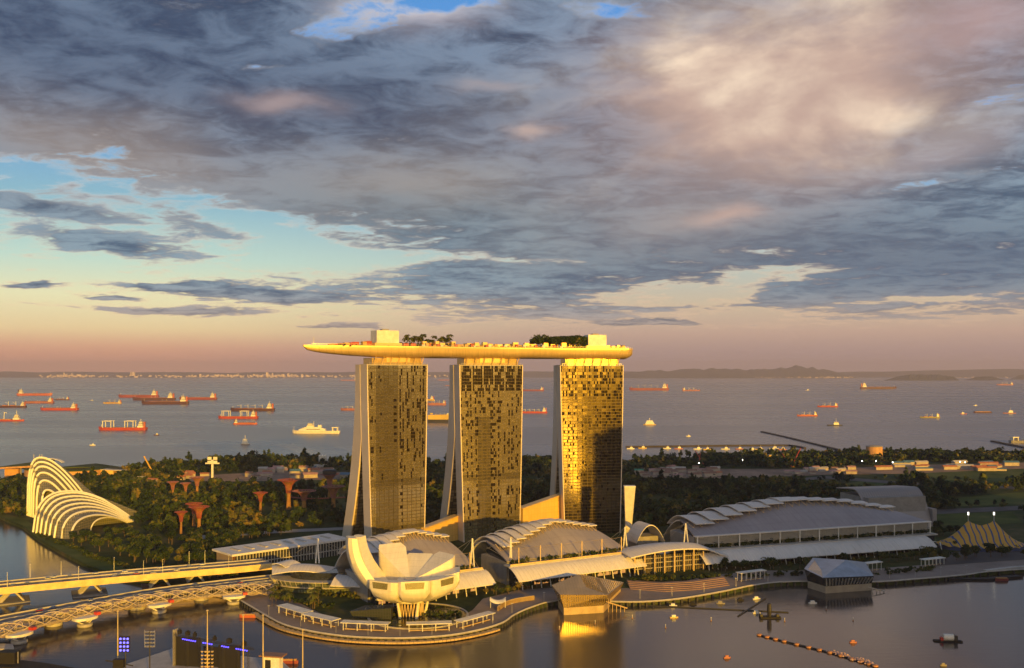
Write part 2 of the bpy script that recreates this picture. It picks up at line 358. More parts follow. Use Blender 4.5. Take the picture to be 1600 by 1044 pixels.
# ------------------------------------------------------------------ ground, water
def setting():
    sea = MB(); sea.quad((-70000, 1440, -.4), (70000, 1440, -.4), (70000, 60000, -.4), (-70000, 60000, -.4))
    struct('sea', sea, sea_mat('sea_water', .02, .05, .30, .24, (.185, .176, .192, 1), (.215, .206, .218, 1)), norm=False)
    bay = MB(); bay.quad((-2500, -2500, -.2), (2500, -2500, -.2), (2500, 1450, -.2), (-2500, 1450, -.2))
    struct('bay_water', bay, sea_mat('bay_water', .05, .28, .09, .08, (.036, .030, .028, 1), (.052, .046, .045, 1), .85), norm=False)
    near = [(-14, 800), (10, 812), (35, 822), (60, 842), (95, 862), (130, 880), (175, 897), (225, 908), (300, 914), (362, 927), (380, 940), (402, 953), (440, 974), (480, 985), (530, 993), (580, 996.5), (640, 997), (700, 993), (750, 984), (785, 973),
            (803, 961), (830, 949), (862, 940), (905, 936), (960, 940), (1010, 940), (1065, 935), (1125, 925), (1180, 914), (1230, 909), (1290, 909), (1370, 909), (1440, 904), (1500, 899), (1560, 892), (1700, 884), (2400, 872)]
    far = [(2400, 704), (1800, 706), (1600, 709), (1400, 710), (1300, 709), (1200, 708), (1050, 716), (980, 719), (800, 721), (560, 722), (480, 719), (380, 716), (300, 721), (200, 731), (150, 724), (60, 733), (6, 746), (-20, 757)]
    A = [G(*p) for p in near]; B = [G(*p) for p in far]
    m = MB(); m.prism(A+B, -3, 3.0)
    struct('ground', m, GROUND)
    # promenade paving along the water with its stone edge on dark piles
    edge = A[9:36]
    inner = []
    for i, p in enumerate(edge):
        q = Vector(edge[min(i+1, len(edge)-1)])-Vector(edge[max(i-1, 0)]); q.normalize()
        w = 34 if i < 12 else 46
        inner.append((p[0]-q.y*w, p[1]+q.x*w))
    top = MB()
    for i in range(len(edge)-1):
        a, b, c, d = edge[i], edge[i+1], inner[i+1], inner[i]
        top.quad((a[0], a[1], 3.06), (b[0], b[1], 3.06), (c[0], c[1], 3.06), (d[0], d[1], 3.06))
    struct('promenade', top, PAVE)
    kerb = MB(); fine = [Vector((p[0], p[1], 0)) for p in edge]
    fine = spline(fine, 260); kerb.tube([(p.x, p.y-.3, 3.0) for p in fine], .75, 4)
    struct('promenade_kerb', kerb, CONC)
    piles = MB()
    for k in range(0, 260, 2):
        p = fine[k]; piles.lathe([(1.1, -1), (1.1, 2.4)], (p.x, p.y-1.0, 0), 6)
    o = struct('promenade_edge', piles, DARK)
    lower = MB()
    for k in range(20, 96):
        a, b = fine[k], fine[k+1]; n = Vector((-(b-a).y, (b-a).x, 0)).normalized()*-5.0
        lower.quad((a.x, a.y, 1.6), (b.x, b.y, 1.6), (b.x+n.x, b.y+n.y, 1.6), (a.x+n.x, a.y+n.y, 1.6))
        lower.quad((a.x+n.x, a.y+n.y, 1.6), (b.x+n.x, b.y+n.y, 1.6), (b.x+n.x, b.y+n.y, .4), (a.x+n.x, a.y+n.y, .4))
    struct('lower_boardwalk', lower, WOOD, norm=False)
    # plaza steps down to the water right of the middle hall
    st = MB(); E = [G(x, y) for x, y in ((985, 921), (1040, 925), (1090, 922), (1140, 915))]
    for k in range(5):
        z = 3.1+k*.5
        pts = [(p[0], p[1]+k*4.5) for p in E]; bk = [(p[0], p[1]+24) for p in E[::-1]]
        st.prism(pts+bk, z, z+.45)
    struct('plaza_steps', st, pm('warm_stone', (.34, .21, .16, 1), .7, scale=.08))
    # roads and lawns inland: sheets laid on the ground
    def sheet(name, pts, mat, z):
        s = MB(); s.prism([G(*p) for p in pts], z-.1, z); return struct(name, s, mat)
    sheet('lawn', [(1308, 758), (1345, 752), (1410, 752), (1400, 764), (1335, 770)], LAWN, 3.25)
    sheet('lawn', [(1400, 740), (1500, 735), (1610, 732), (1640, 752), (1560, 757), (1460, 752)], LAWN, 3.25)
    sheet('lawn', [(1455, 782), (1640, 765), (1640, 787), (1480, 792)], LAWN, 3.25)
    sheet('lawn', [(1450, 804), (1580, 800), (1600, 818), (1455, 822)], LAWN, 3.25)
    sheet('lawn', [(815, 722), (900, 722), (900, 728), (812, 728)], LAWN, 3.25)
    sheet('lawn', [(980, 724), (1110, 722), (1100, 730), (985, 732)], LAWN, 3.25)
    sheet('lawn', [(1050, 858), (1460, 838), (1465, 848), (1060, 872)], LAWN, 3.25)
    sheet('river_bank', [(-14, 799), (10, 803), (40, 812), (75, 838), (130, 862), (190, 880), (240, 893), (225, 907), (175, 896), (130, 879), (95, 861), (60, 841), (35, 821), (10, 811)], LAWN, 3.2)
    dirt = pm('bare_earth', (.30, .19, .13, 1), .9, 0, .5, .02)
    sheet('construction_ground', [(985, 738), (1110, 733), (1300, 733), (1420, 727), (1650, 722), (1650, 730), (1430, 740), (1300, 742), (1120, 748), (990, 746)], dirt, 3.3)
    sheet('construction_ground', [(290, 745), (420, 737), (545, 738), (545, 749), (400, 752), (300, 753)], dirt, 3.3)
    sheet('road', [(1150, 757), (1290, 744), (1460, 757), (1640, 762), (1640, 765), (1455, 761), (1290, 748), (1150, 762)], ASPH, 3.36)
    sheet('road', [(1455, 866), (1640, 852), (1640, 872), (1462, 884)], ASPH, 3.36)
    sheet('road', [(1455, 797), (1640, 789), (1640, 795), (1460, 804)], ASPH, 3.36)
    sheet('road', [(300, 838), (420, 829), (545, 824), (545, 828), (420, 834), (300, 844)], GREYC, 3.36)
    # the far shore, islands and hills
    def hills(name, x0, x1, Y, ybase, prof, depth, mat, seed):
        rr = random.Random(seed); n = 160; m = MB()
        k = FC/Y
        hs = [rr.random() for _ in range(n+1)]
        for _ in range(2): hs = [(hs[max(i-1, 0)]+hs[i]*2+hs[min(i+1, n)])/4 for i in range(n+1)]
        rows = []
        for i in range(n+1):
            px = x0+(x1-x0)*i/n
            h = np.interp(px, [p[0] for p in prof], [p[1] for p in prof])/k
            h = max(2, h*(.80+.4*hs[i])); X0 = (px-800)/k
            rows.append([(X0, Y, -3), (X0, Y+depth*.15, h*.45), (X0*1.02, Y+depth*.5, h), (X0*1.03, Y+depth, h*.3), (X0*1.03, Y+depth, -3)])
        m.loft(rows, True, False); return struct(name, m, mat, smooth=True)
    hm = pm('far_woods', (.05, .06, .045, 1), .9, 0, .4, .002)
    hills('far_coast', -700, 2300, 33000, 590, [(-700, 9), (100, 9), (300, 7), (560, 9), (780, 8), (950, 11), (1100, 9), (1330, 8), (1500, 12), (1650, 14), (2300, 9)], 6000, hm, 3)
    hills('far_hills', 940, 1345, 29500, 588, [(940, 2), (1000, 11), (1050, 12), (1080, 15), (1120, 15), (1180, 14), (1225, 15), (1262, 19), (1300, 14), (1330, 8), (1345, 1)], 3000, hm, 5)
    hills('wooded_island', 1388, 1500, 21000, 590, [(1388, .5), (1400, 6), (1430, 10), (1470, 9), (1490, 6), (1500, .5)], 900, hm, 8)
    hills('wooded_island', 1514, 1572, 21500, 590, [(1514, .5), (1528, 6), (1550, 6), (1572, .5)], 900, hm, 9)
    hills('wooded_island', 1580, 1650, 24000, 590, [(1580, .5), (1592, 7), (1640, 8), (1650, .5)], 900, hm, 10)
setting()
# ------------------------------------------------------------------ the three towers and the sky deck
def facade_mat(name, base, line, px, pz, tilt, seed, rough=.16, metal=.85, band=None):
    """mirror glass in a grid of floors and bays; every pane sits at its own slight angle"""
    m, t, b = nodes_mat(name); x, y, z = xyz(t, objc(t))
    fx = x/px; fz = z/pz
    lx = (fx.op('FRACT')-.5).op('ABSOLUTE'); lz = (fz.op('FRACT')-.5).op('ABSOLUTE')
    grid = lx.op('GREATER_THAN', .5-.17/px*2).op('MAXIMUM', lz.op('GREATER_THAN', .5-.30/pz))
    wn = t.nodes.new('ShaderNodeTexWhiteNoise'); wn.noise_dimensions = '3D'
    t.links.new(comb(t, fx.op('FLOOR'), fz.op('FLOOR'), float(seed)), wn.inputs['Vector'])
    cellv = X(t, wn.outputs['Value'])
    big = noise(t, comb(t, x*.03, z*.012, float(seed)), 1.0, 4, .55)
    lo = tuple(c*.6 for c in base[:3])+(1,)
    c = cmix(t, (cellv*.16+(big-.5)*1.5+.48).clamp(), lo, base)
    if band:                               # a plain darker strip without balconies
        inb = x.op('GREATER_THAN', band[0])*x.op('LESS_THAN', band[1])*z.op('LESS_THAN', band[2])
        c = cmix(t, inb*.85, c, tuple(q*.42 for q in base[:3])+(1,))
    if band: c = cmix(t, (z.op('GREATER_THAN', 63.5)*z.op('LESS_THAN', 70.2)+z.op('GREATER_THAN', 20)*z.op('LESS_THAN', 23.4)).clamp()*.6, c, tuple(q*.35 for q in base[:3])+(1,))
    c = cmix(t, grid*.85, c, line)
    t.links.new(c, b.inputs['Base Color']); b.inputs['Metallic'].default_value = metal
    t.links.new((cellv*.05+grid*.3+rough).o, b.inputs['Roughness'])
    n = t.nodes.new('ShaderNodeNormal') if False else None
    geo = t.nodes.new('ShaderNodeNewGeometry')
    vm = t.nodes.new('ShaderNodeVectorMath'); vm.operation = 'MULTIPLY_ADD'
    wn2 = noise(t, comb(t, fx.op('FLOOR')*3.7, fz.op('FLOOR')*5.3, float(seed)+4), 1.0, 0, .5, color=True)
    vs = t.nodes.new('ShaderNodeVectorMath'); vs.operation = 'SUBTRACT'; t.links.new(wn2, vs.inputs[0]); vs.inputs[1].default_value = (.5, .5, .5)
    t.links.new(vs.outputs[0], vm.inputs[0]); vm.inputs[1].default_value = (tilt, tilt, tilt); t.links.new(geo.outputs['Normal'], vm.inputs[2])
    nn = t.nodes.new('ShaderNodeVectorMath'); nn.operation = 'NORMALIZE'; t.links.new(vm.outputs[0], nn.inputs[0]); t.links.new(nn.outputs[0], b.inputs['Normal'])
    return m
ENDW = pm('end_wall_panels', (.74, .62, .52, 1), .55, 0, .10, .05)
WIN = pm('dark_window', (.008, .005, .003, 1), .8, 0, .3, .5, .05)
SLAB = pm('bronze_edge', (.11, .08, .035, 1), .5, .3)
TOPZ, DECKZ = 187.0, 194.0
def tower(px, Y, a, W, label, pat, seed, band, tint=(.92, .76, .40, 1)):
    """local frame: x along the front, y away from the bay, z up"""
    X0 = (px-800)*Y/FC
    T = thing('hotel_tower', label, 'tower', (X0, Y, 3), radians(a))
    H = TOPZ-3
    q = lambda z: max(0.0, 1-z/H)
    xl = lambda z: -W/2+5.0*q(z)**1.3; xr = lambda z: W/2-3.5*q(z)**1.3
    back = lambda z: 26+48*q(z)**1.8
    tf, tr, zj = 16.0, 18.0, 118.0
    zs = [H*i/28 for i in range(29)]
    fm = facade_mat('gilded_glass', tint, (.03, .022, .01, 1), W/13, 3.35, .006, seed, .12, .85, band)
    m = MB(); m.grid(lambda u, v: (xl(v*H)+u*(xr(v*H)-xl(v*H)), -.02*W*(1-(2*u-1)**2)*q(v*H), v*H), 8, 28); m.build('glass_front', fm, T)
    for f in range(1, 55):                 # slab edges, floor by floor
        z = f*3.35; m = MB(); y = lambda u: -.02*W*(1-(2*u-1)**2)*q(z)
        m.loft([[(xl(z)+u*(xr(z)-xl(z)), y(u)-.22, z-.16), (xl(z)+u*(xr(z)-xl(z)), y(u)+.1, z-.16), (xl(z)+u*(xr(z)-xl(z)), y(u)+.1, z+.14), (xl(z)+u*(xr(z)-xl(z)), y(u)-.22, z+.14)] for u in (.012, .25, .5, .75, .988)]); m.build('slab_edge', SLAB, T)
    # the two slabs behind the glass
    m = MB(); m.loft([[(xl(z)+.3, .6, z), (xr(z)-.3, .6, z), (xr(z)-.3, tf, z), (xl(z)+.3, tf, z)] for z in zs]); m.build('front_slab', GREYC, T)
    m = MB(); m.loft([[(xl(z)+.3, max(tf+.02, back(z)-tr), z), (xr(z)-.3, max(tf+.02, back(z)-tr), z), (xr(z)-.3, back(z), z), (xl(z)+.3, back(z), z)] for z in zs])
    m.build('rear_slab', facade_mat('rear_glass', (.55, .42, .22, 1), (.05, .04, .03, 1), W/13, 3.35, .03, seed+9, .25, .6), T)
    # pale end walls: one upright, one leaning, on both ends
    for xe, s in ((xl, -1), (xr, 1)):
        m = MB(); m.loft([[(xe(z)+s*.7, -.35, z), (xe(z)-s*.25, -.35, z), (xe(z)-s*.25, tf, z), (xe(z)+s*.7, tf, z)] for z in zs+[H+1.2]])
        m.build('end_wall', ENDW, T)
        m = MB(); m.loft([[(xe(z)+s*1.0, max(tf+.01, back(z)-tr-1), z), (xe(z)-s*.6, max(tf+.01, back(z)-tr-1), z), (xe(z)-s*.6, back(z)+1, z), (xe(z)+s*1.0, back(z)+1, z)] for z in zs+[H+.9]])
        m.build('leaning_wall', ENDW, T)
        # windows in the inner face of the gap
        m = MB()
        for z in range(6, 100, 5): m.box(xe(z)-s*.4-.1, xe(z)-s*.4+.1, tf+1, tf+1.2, z, z+.4)
    # roof slab, set-back lit top storey and its props under the deck
    m = MB(); m.box(-W/2-.5, W/2+.5, -1, 27, H, H+.8); m.build('roof_slab', CONC, T)
    m = MB(); m.box(-W/2+6, W/2-5, 2.5, 23, H+.8, H+7.5); m.build('top_storey', pm('warm_glazing', (.62, .42, .15, 1), .3, .4, .3, .3), T)
    m = MB(); m.box(-W*.18, W*.22, 1.2, 2.6, H+3.2, H+8.4); m.build('lift_lobby', BRASS, T)
    for k in range(7):
        x = -W/2+7+k*(W-13)/6; m = MB(); m.tube([(x, .5, H+.6), (x+1.2, -2.2, H+8.6)], .55, 5); m.build('prop', BRASS, T)
    m = MB()
    for k in range(30):
        x = -W/2+2+k*(W-4)/29; m.box(x-.08, x+.08, -.3, -.1, H+.8, H+2.2)
    m.box(-W/2+1.5, W/2-1.5, -.32, -.08, H+2.2, H+2.4); m.build('railing', STEEL, T)
    # open balcony doors read as dark panes
    rr = random.Random(seed); cells = []
    NC = 40; cw = W/NC; fh = 3.35
    for c in range(NC):
        f = 2; bias = rr.choice((.25, .7, 1.0, 1.7))
        while f < 55:
            d, run = pat((c+.5)/NC, f/54.0, c, f)
            if rr.random() < d*(bias if d < .8 else 1):
                k = rr.randint(1, run)
                for g in range(f, min(55, f+k)): cells.append((c, g))
                f += k
            f += 1
    proto = MB(); proto.box(-cw*.38, cw*.38, -.30, .05, .15, fh-.25); me = None; rest = MB()
    rr.shuffle(cells)
    for k, (c, f) in enumerate(cells):
        z = f*fh; u = (c+.5)/NC; x = xl(z)+u*(xr(z)-xl(z)); y = -.02*W*(1-(2*u-1)**2)*q(z)-.05
        if k < 100:
            if me is None: o = proto.build('window', WIN, T); me = o.data
            else: o = bpy.data.objects.new('window', me); C.objects.link(o); o.parent = T
            o.location = (x, y, z)
        else: rest.box(x-cw*.38, x+cw*.38, y-.30, y+.05, z+.15, z+fh-.25)
    if rest.v:
        o = rest.build('window', WIN, T); o['kind'] = 'stuff'
    return T
def patL(u, v, c, f):                     # chance that a balcony stands open, and the longest run of floors
    if .22 < u < .52: return (1.0, 1) if (abs(u-.45) < .014 and .58 < v < .82) else (0, 1)
    if abs(u-.555) < .014: return (1.0, 1) if v < .60 else (.05, 2)
    if u < .22: return (.10, 2) if v > .34 and c % 3 else (0, 1)
    if v < .38: return .02, 1
    return (.34, 5) if v > .5 and c % 4 else (.06, 2)
def patM(u, v, c, f):
    if v > .87: return (.9, 9) if f % 2 and c % 7 else (.05, 1)
    if .27 < u < .48: return (0, 1) if v < .74 else (.25, 3)
    if abs(u-.52) < .026: return .8, 1
    if .32 < v < .37: return 0, 1
    if v < .14: return .02, 1
    return (.55, 2) if c % 3 == 0 else ((.20, 3) if c % 3 == 1 else (.04, 1))
def patR(u, v, c, f):
    if v > .80: return (.75, 2) if c % 4 and f % 2 else (.12, 2)
    if .34 < u < .52: return .02, 1
    if v > .76: return 0, 1
    return (.34, 1) if v > .40 and c % 3 else (.06, 1)
TL = tower(621.5, 950, 33, 66, 'leftmost hotel tower, gilded glass with scattered dark windows and a sunlit leaning end leg', patL, 11, (-24, 0, 190))
TM = tower(768, 1000, 25, 72, 'middle hotel tower, its glass front striped with columns of dark windows', patM, 22, (-16, -1, 130))
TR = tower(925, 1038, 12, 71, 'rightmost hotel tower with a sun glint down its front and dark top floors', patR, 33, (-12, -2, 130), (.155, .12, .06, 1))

def skydeck():
    L0 = Vector((-204, 896, 0))
    T = thing('sky_deck', 'long boat-shaped golden deck resting across the tops of the three hotel towers', 'roof deck', (L0.x, L0.y, DECKZ))
    P = spline([(-199, 903, 0), (-158, 931, 0), (-109, 962, 0), (-60, 990, 0), (-16, 1012, 0), (40, 1034, 0), (92, 1049, 0), (133, 1058, 0)], 96)
    def fr(k):
        d = (P[min(k+1, 96)]-P[max(k-1, 0)]).normalized(); return P[k], d, Vector((-d.y, d.x, 0))
    def width(s):
        w = 19.0*min(1, (s/.30))**.62 if s < .30 else 19.0
        if s > .965: w *= sqrt(max(.02, 1-((s-.965)/.036)**2))
        return max(w, .8)
    def deep(s):
        return 10.5*(min(1, s/.24)**.36 if s < .24 else 1)*(1 if s < .97 else max(.45, 1-(s-.97)*14))
    rings = []
    for k in range(97):
        p, d, n = fr(k); s = k/96; w = width(s); h = deep(s); zt = DECKZ+11.0
        r = []
        for j in range(13):
            a = pi+pi*j/12
            r.append(p+n*(w*abs(cos(a))**.75*(1 if cos(a) > 0 else -1))+Vector((0, 0, zt-h*abs(sin(a))**.62)))
        rings.append(r)
    m = MB(); m.loft(rings, True, True); m.build('hull', seamed('champagne_panels', (.82, .58, .24, 1), 6.5, 70, .28, .40, .45), T, True, True)
    # rim and floor
    zt = DECKZ+11.0
    for s_ in (-1, 1):
        m = MB(); m.loft([[p+n*s_*(w-.1)+Vector((0, 0, zt-.3)), p+n*s_*(w+.35)+Vector((0, 0, zt-.3)), p+n*s_*(w+.35)+Vector((0, 0, zt+1.3)), p+n*s_*(w-.1)+Vector((0, 0, zt+1.3))] for p, d, n, w in [(*fr(k), width(k/96)) for k in range(97)]])
        m.build('parapet', BRASS, T, False, True)
    m = MB(); m.loft([[p+n*(w-.3)+Vector((0, 0, zt+.15)), p-n*(w-.3)+Vector((0, 0, zt+.15))] for p, d, n, w in [(*fr(k), width(k/96)) for k in range(97)]], False, False)
    m.build('floor', WOOD, T, False, True)
    def put(s, off, sx, sy, sz, name, mat, z=0.0, parent=None):
        k = min(96, int(s*96)); p, d, n = fr(k); m = MB()
        m.obox((p.x+n.x*off, p.y+n.y*off, zt+z), sx, sy, sz, atan2(d.y, d.x)); return m.build(name, mat, parent or T, False, True)
    for s, b in ((.236, (24, 15, 12.5)), (.862, (21, 15, 12.0))):
        put(s, -3, b[0], b[1], b[2], 'lift_core', WHITE, 4.2)
        put(s, -3, b[0]+5, b[1]+3, 4.2, 'core_base', BRASS)
        put(s, -2, 7, 6, 1.6, 'vent', GREYC, 4.2+b[2])
    # restaurants and terraces: low roofs on posts, planters, loungers' huts
    rr = random.Random(5); red = pm('red_awning', (.42, .07, .04, 1), .7); ochre = pm('ochre_panel', (.55, .33, .10, 1), .6)
    for i in range(9):
        s = .085+i*.016; put(s, rr.uniform(-5, 2)*width(s)/19, 5.4, rr.uniform(6, 10)*width(s)/19, 2.4+i*.5, 'terrace_pavilion', red if i % 3 else ochre, .2)
    for i in range(5): put(.29+i*.02, -3, 5.6, 9, 4.2, 'terrace_pavilion', red, .2)
    for i in range(36):
        s = .33+i*.0128
        if .42 < s < .45: continue
        put(s, -12.5, 3.2, 2.6, rr.uniform(2.4, 4.6), 'cabana', (WHITE, WOOD, ochre, red)[i % 4], .2)
        if i % 2: put(s, -6+rr.uniform(-3, 3), rr.uniform(4, 6), 5, rr.uniform(4.5, 7.0), 'bar_roof', BRASS if i % 4 else ochre, .2)
    for i in range(10): put(.885+i*.0092, -6, 3.2, 8, rr.uniform(3, 5), 'terrace_pavilion', ochre if i % 2 else BRASS, .2)
    m = MB()
    for k in range(2, 95):
        p, d, n = fr(k); w = width(k/96)-.2
        for q in (0, .5):
            b = p+d*(q*3.5)-n*w; m.obox((b.x, b.y, zt+1.3), .14, .14, 1.4)
    m.loft([[p-n*(w-.1)+Vector((0, 0, zt+2.6)), p-n*(w-.3)+Vector((0, 0, zt+2.6)), p-n*(w-.3)+Vector((0, 0, zt+2.75)), p-n*(w-.1)+Vector((0, 0, zt+2.75))] for p, d, n, w in [(*fr(k), width(k/96)) for k in range(2, 95)]])
    m.build('railing', STEEL, T, False, True)
    k = 3; p, d, n = fr(k); m = MB(); m.tube([p+Vector((0, 0, zt)), p+d*0+Vector((0, 0, zt+9))], .25, 5); m.build('mast', WHITE, T, False, True)
    for i in range(17):
        s = .325+i*.0312; put(s, 2, 9.6, 7, 3.2+1.2*(i % 2), 'terrace_roof', (WOOD, ochre, BRASS)[i % 3], 1.2)
    # a pool along the bay edge
    m = MB(); m.loft([[p-n*13+Vector((0, 0, zt+.5)), p-n*18.2+Vector((0, 0, zt+.5))] for p, d, n in [fr(k) for k in range(40, 78)]], False, False)
    m.build('pool', GLASS, T, False, True)
    return T, fr, zt
SKY_T, sky_fr, SKY_Z = skydeck()

def atriums():
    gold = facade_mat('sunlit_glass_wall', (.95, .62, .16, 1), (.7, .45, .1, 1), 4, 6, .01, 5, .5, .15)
    for (a, b, ha, hb, label) in (((662, 857, 965), (716, 849, 1000), 17, 25, 'low golden glass hall between the left and middle towers'), ((817, 850, 1012), (880, 845, 1046), 31, 42, 'taller golden glass hall between the middle and right towers')):
        ax = (a[0]-800)*a[2]/FC; bx = (b[0]-800)*b[2]/FC; T = thing('glass_hall', label, 'hall', (ax, a[2], 3), atan2(b[2]-a[2], bx-ax))
        L = hypot(bx-ax, b[2]-a[2])
        m = MB(); m.add([(0, 0, 0), (L, 0, 0), (L, 0, hb), (0, 0, ha), (0, 7, 0), (L, 7, 0), (L, 7, hb), (0, 7, ha)], [(0, 1, 2, 3), (4, 7, 6, 5), (0, 3, 7, 4), (1, 5, 6, 2), (0, 4, 5, 1), (3, 2, 6, 7)])
        m.build('glass_wall', gold, T)
        m = MB(); m.add([(-1, -1.5, ha+.02), (L+1, -1.5, hb+.02), (L+1, 8, hb+.02), (-1, 8, ha+.02), (-1, -1.5, ha+1.4), (L+1, -1.5, hb+1.4), (L+1, 8, hb+1.4), (-1, 8, ha+1.4)], [(3, 2, 1, 0), (4, 5, 6, 7), (0, 1, 5, 4), (2, 3, 7, 6), (1, 2, 6, 5), (3, 0, 4, 7)])
        m.build('roof', BRASS, T)
atriums()
# ------------------------------------------------------------------ halls with stepped roof plates, museum, pavilions
ROOFM = seamed('mauve_roof_membrane', (.35, .31, .33, 1), 8, 11, .45)
PLATE = seamed('pale_roof_plate', (.76, .71, .68, 1), 2.8, 40, .2)
SHOP = lamp_mat('lit_shop_window', (1, .42, .10, 1), .6)
GOLDM = pm('golden_steel', (.75, .55, .28, 1), .45, .3)
def hall(label, P0, P1, ze, crest, yc, n, zt, posts, dover, awn=True, gallery=False):
    dx, dy = P1[0]-P0[0], P1[1]-P0[1]; L = hypot(dx, dy)
    T = thing('exhibition_hall', label, 'hall', (P0[0], P0[1], 3), atan2(dy, dx))
    hc = lambda t: float(np.interp(t, [c[0] for c in crest], [c[1] for c in crest]))-3
    cs = [hc(i/40) for i in range(41)]
    for _ in range(3): cs = [(cs[max(0, i-1)]+2*cs[i]+cs[min(40, i+1)])/4 for i in range(41)]
    hc = lambda t: float(np.interp(t, [i/40 for i in range(41)], cs))
    ze -= 3; zt -= 3
    xs = lambda t, v: t*L*(1-.0*v)+(v*.04*L*(1-2*t))
    def roof(t, v):                        # eave to crest
        s = sin(v*pi/2)
        return (xs(t, v), yc*v, ze+(hc(t)-ze)*(s*.4+v*.6))
    m = MB(); m.shell(roof, 30, 10, 1.0); m.build('roof', ROOFM, T, True)
    m = MB(); m.shell(lambda t, v: (xs(t, 1), yc+38*v, hc(t)-(hc(t)-8)*v**1.8), 30, 8, 1.0); m.build('rear_roof', PLATE, T, True)
    for x, s in ((.6, 1), (L-.6, -1)):
        t = 0 if s == 1 else 1
        m = MB(); pr = [roof(t, v/8) for v in range(9)]
        m.loft([[(p[0]+s*.3, p[1], 0), (p[0]+s*.3, p[1], p[2]-1.2)] for p in pr], False, False); m.build('side_wall', GLASS, T)
    # overlapping plates step up and down along the crest
    for i in range(n):
        t0, t1 = i/n, (i+1)/n+.012
        d = float(np.interp(i/(n-1), [0, .3, .55, 1], dover)); zt_ = hc((t0+min(1, t1))/2)+3.0
        def pl(u, v, t0=t0, t1=t1, d=d, zt_=zt_):
            y = yc-d+(d+26)*v; q = (yc-y)/yc
            drop = (max(0, q)**1.6)*(zt_-ze)*.62+(max(0, y-yc)/26)**2*11
            return (xs(t0+(t1-t0)*u, 1)+(1-u)*0, y, zt_-drop)
        m = MB(); m.shell(pl, 2, 9, .7); m.build('roof_plate', PLATE, T, True)
    m = MB()                               # zigzag struts under the plates
    for i in range(n):
        d = float(np.interp(i/(n-1), [0, .3, .55, 1], dover))
        for k in range(2):
            ta, tb, tc = (i+k*.5)/n, (i+k*.5+.25)/n, (i+k*.5+.5)/n; y = yc-d*.7; v = y/yc
            za = hc((i+.5)/n)+2.2-((1-v)**1.6)*(hc((i+.5)/n)+3-ze)*.62
            m.tube([(xs(ta, v), y, za), (xs(tb, v), y-6, roof(tb, max(0, v-.13))[2]), (xs(tc, v), y, za)], .34, 4)
    m.build('truss', GOLDM, T)
    m = MB(); m.box(0, L, .5, yc, 0, ze-1.5); m.build('hall_body', GREYC, T)
    # terrace, posts, rail
    m = MB(); m.box(-3, L+3, -10, .4, zt-1.2, zt); m.build('terrace', CONC, T)
    if gallery:
        m = MB(); m.box(1, L-1, .2, .45, zt+.2, ze-.6); m.build('glass_wall', pm('pale_glazing', (.34, .31, .22, 1), .3, .2), T)
        for k in range(posts):
            x = 1+(L-2)*k/(posts-1); m = MB(); m.tube([(x, -4, zt), (x, -4, ze+.8)], .55, 6); m.build('post', WHITE, T)
        for k in range(6):
            m = MB(); z = zt+4.2+k*1.15; m.box(0, L, -3.6, -3.3, z, z+.22); m.build('louvre', PLATE, T)
        m = MB(); m.box(-1, L+1, -4.6, .2, ze-.5, ze+.3); m.build('eave', PLATE, T)
    else:
        for k in range(posts):
            x = 8+(L-16)*k/(posts-1); m = MB(); m.tube([(x, -6, zt), (x, -6, zt+14)], .42, 6)
            o = m.build('mast', GOLDM, T)
            m = MB()
            for q in (-6, 6): m.tube([(x, -6, zt+13.6), (x+q, 14, roof(.5, .3)[2]-1)], .10, 3); m.tube([(x, -6, zt+13.6), (x+q*1.2, -9.5, zt)], .10, 3)
            m.build('cable', GOLDM, o)
        m = MB(); m.box(-2, L+2, -9.6, -9.2, zt, zt+1.4); m.build('parapet', GOLDM, T)
    AX = 8 if L < 200 else -10
    if awn:
        m = MB(); m.shell(lambda u, v: (-4+(L+AX)*u, -10-17*v, zt-.8-8.2*v**1.7), 20, 8, .6); m.build('awning', PLATE, T, True)
        m = MB()
        for k in range(0, 31):
            x = -4+(L+AX)*k/30; m.tube([(x, -10-17*v, zt-.62-8.2*v**1.7) for v in (0, .25, .5, .75, 1)], .22, 4)
        m.build('awning_rib', WHITE, T)
    m = MB(); m.box(2, L-2, -11, -.1, 0, zt-1.3); m.build('arcade', GLASS, T)
    if L < 200:
        for k in range(int(L/8)):
            if k % 5 == 4: continue
            m = MB(); m.box(4+k*8, 9.5+k*8, -11.25, -11.02, .6, 3.6); m.build('shop_window', SHOP, T)
    m = MB()
    for k in range(int(L/9)+1):
        x = 2+k*9; m.tube([(x, -23, 0), (x, -20, zt-6)], .4, 5)
    m.build('column', WHITE, T)
    m = MB()
    for z in (4.2, 8.4): m.box(1, L-1, -13, -11, z, z+.5)
    m.build('balcony', CONC, T)
    return T
def px3(px, Y): return ((px-800)*Y/FC, Y)
hall('widest convention hall with purple-grey roof and stepped white roof plates, at the right', px3(1085, 868), px3(1450, 955), 30, [(0, 37), (.2, 45), (.48, 52), (.75, 47), (1, 36)], 46, 14, 18.7, 13, [30, 17, 9, 9], True, True)
hall('middle hall with mauve roof, gold truss and a row of thin masts along its terrace', px3(792, 788), px3(976, 848), 23, [(0, 32), (.3, 40), (.6, 44), (1, 35)], 46, 13, 20.5, 6, [30, 20, 9, 8])
hall('smallest stepped-roof hall partly behind the lotus-shaped museum', px3(575, 728), px3(742, 778), 22, [(0, 36), (.3, 42), (.62, 45.5), (1, 37)], 46, 12, 20, 4, [28, 18, 8, 7])

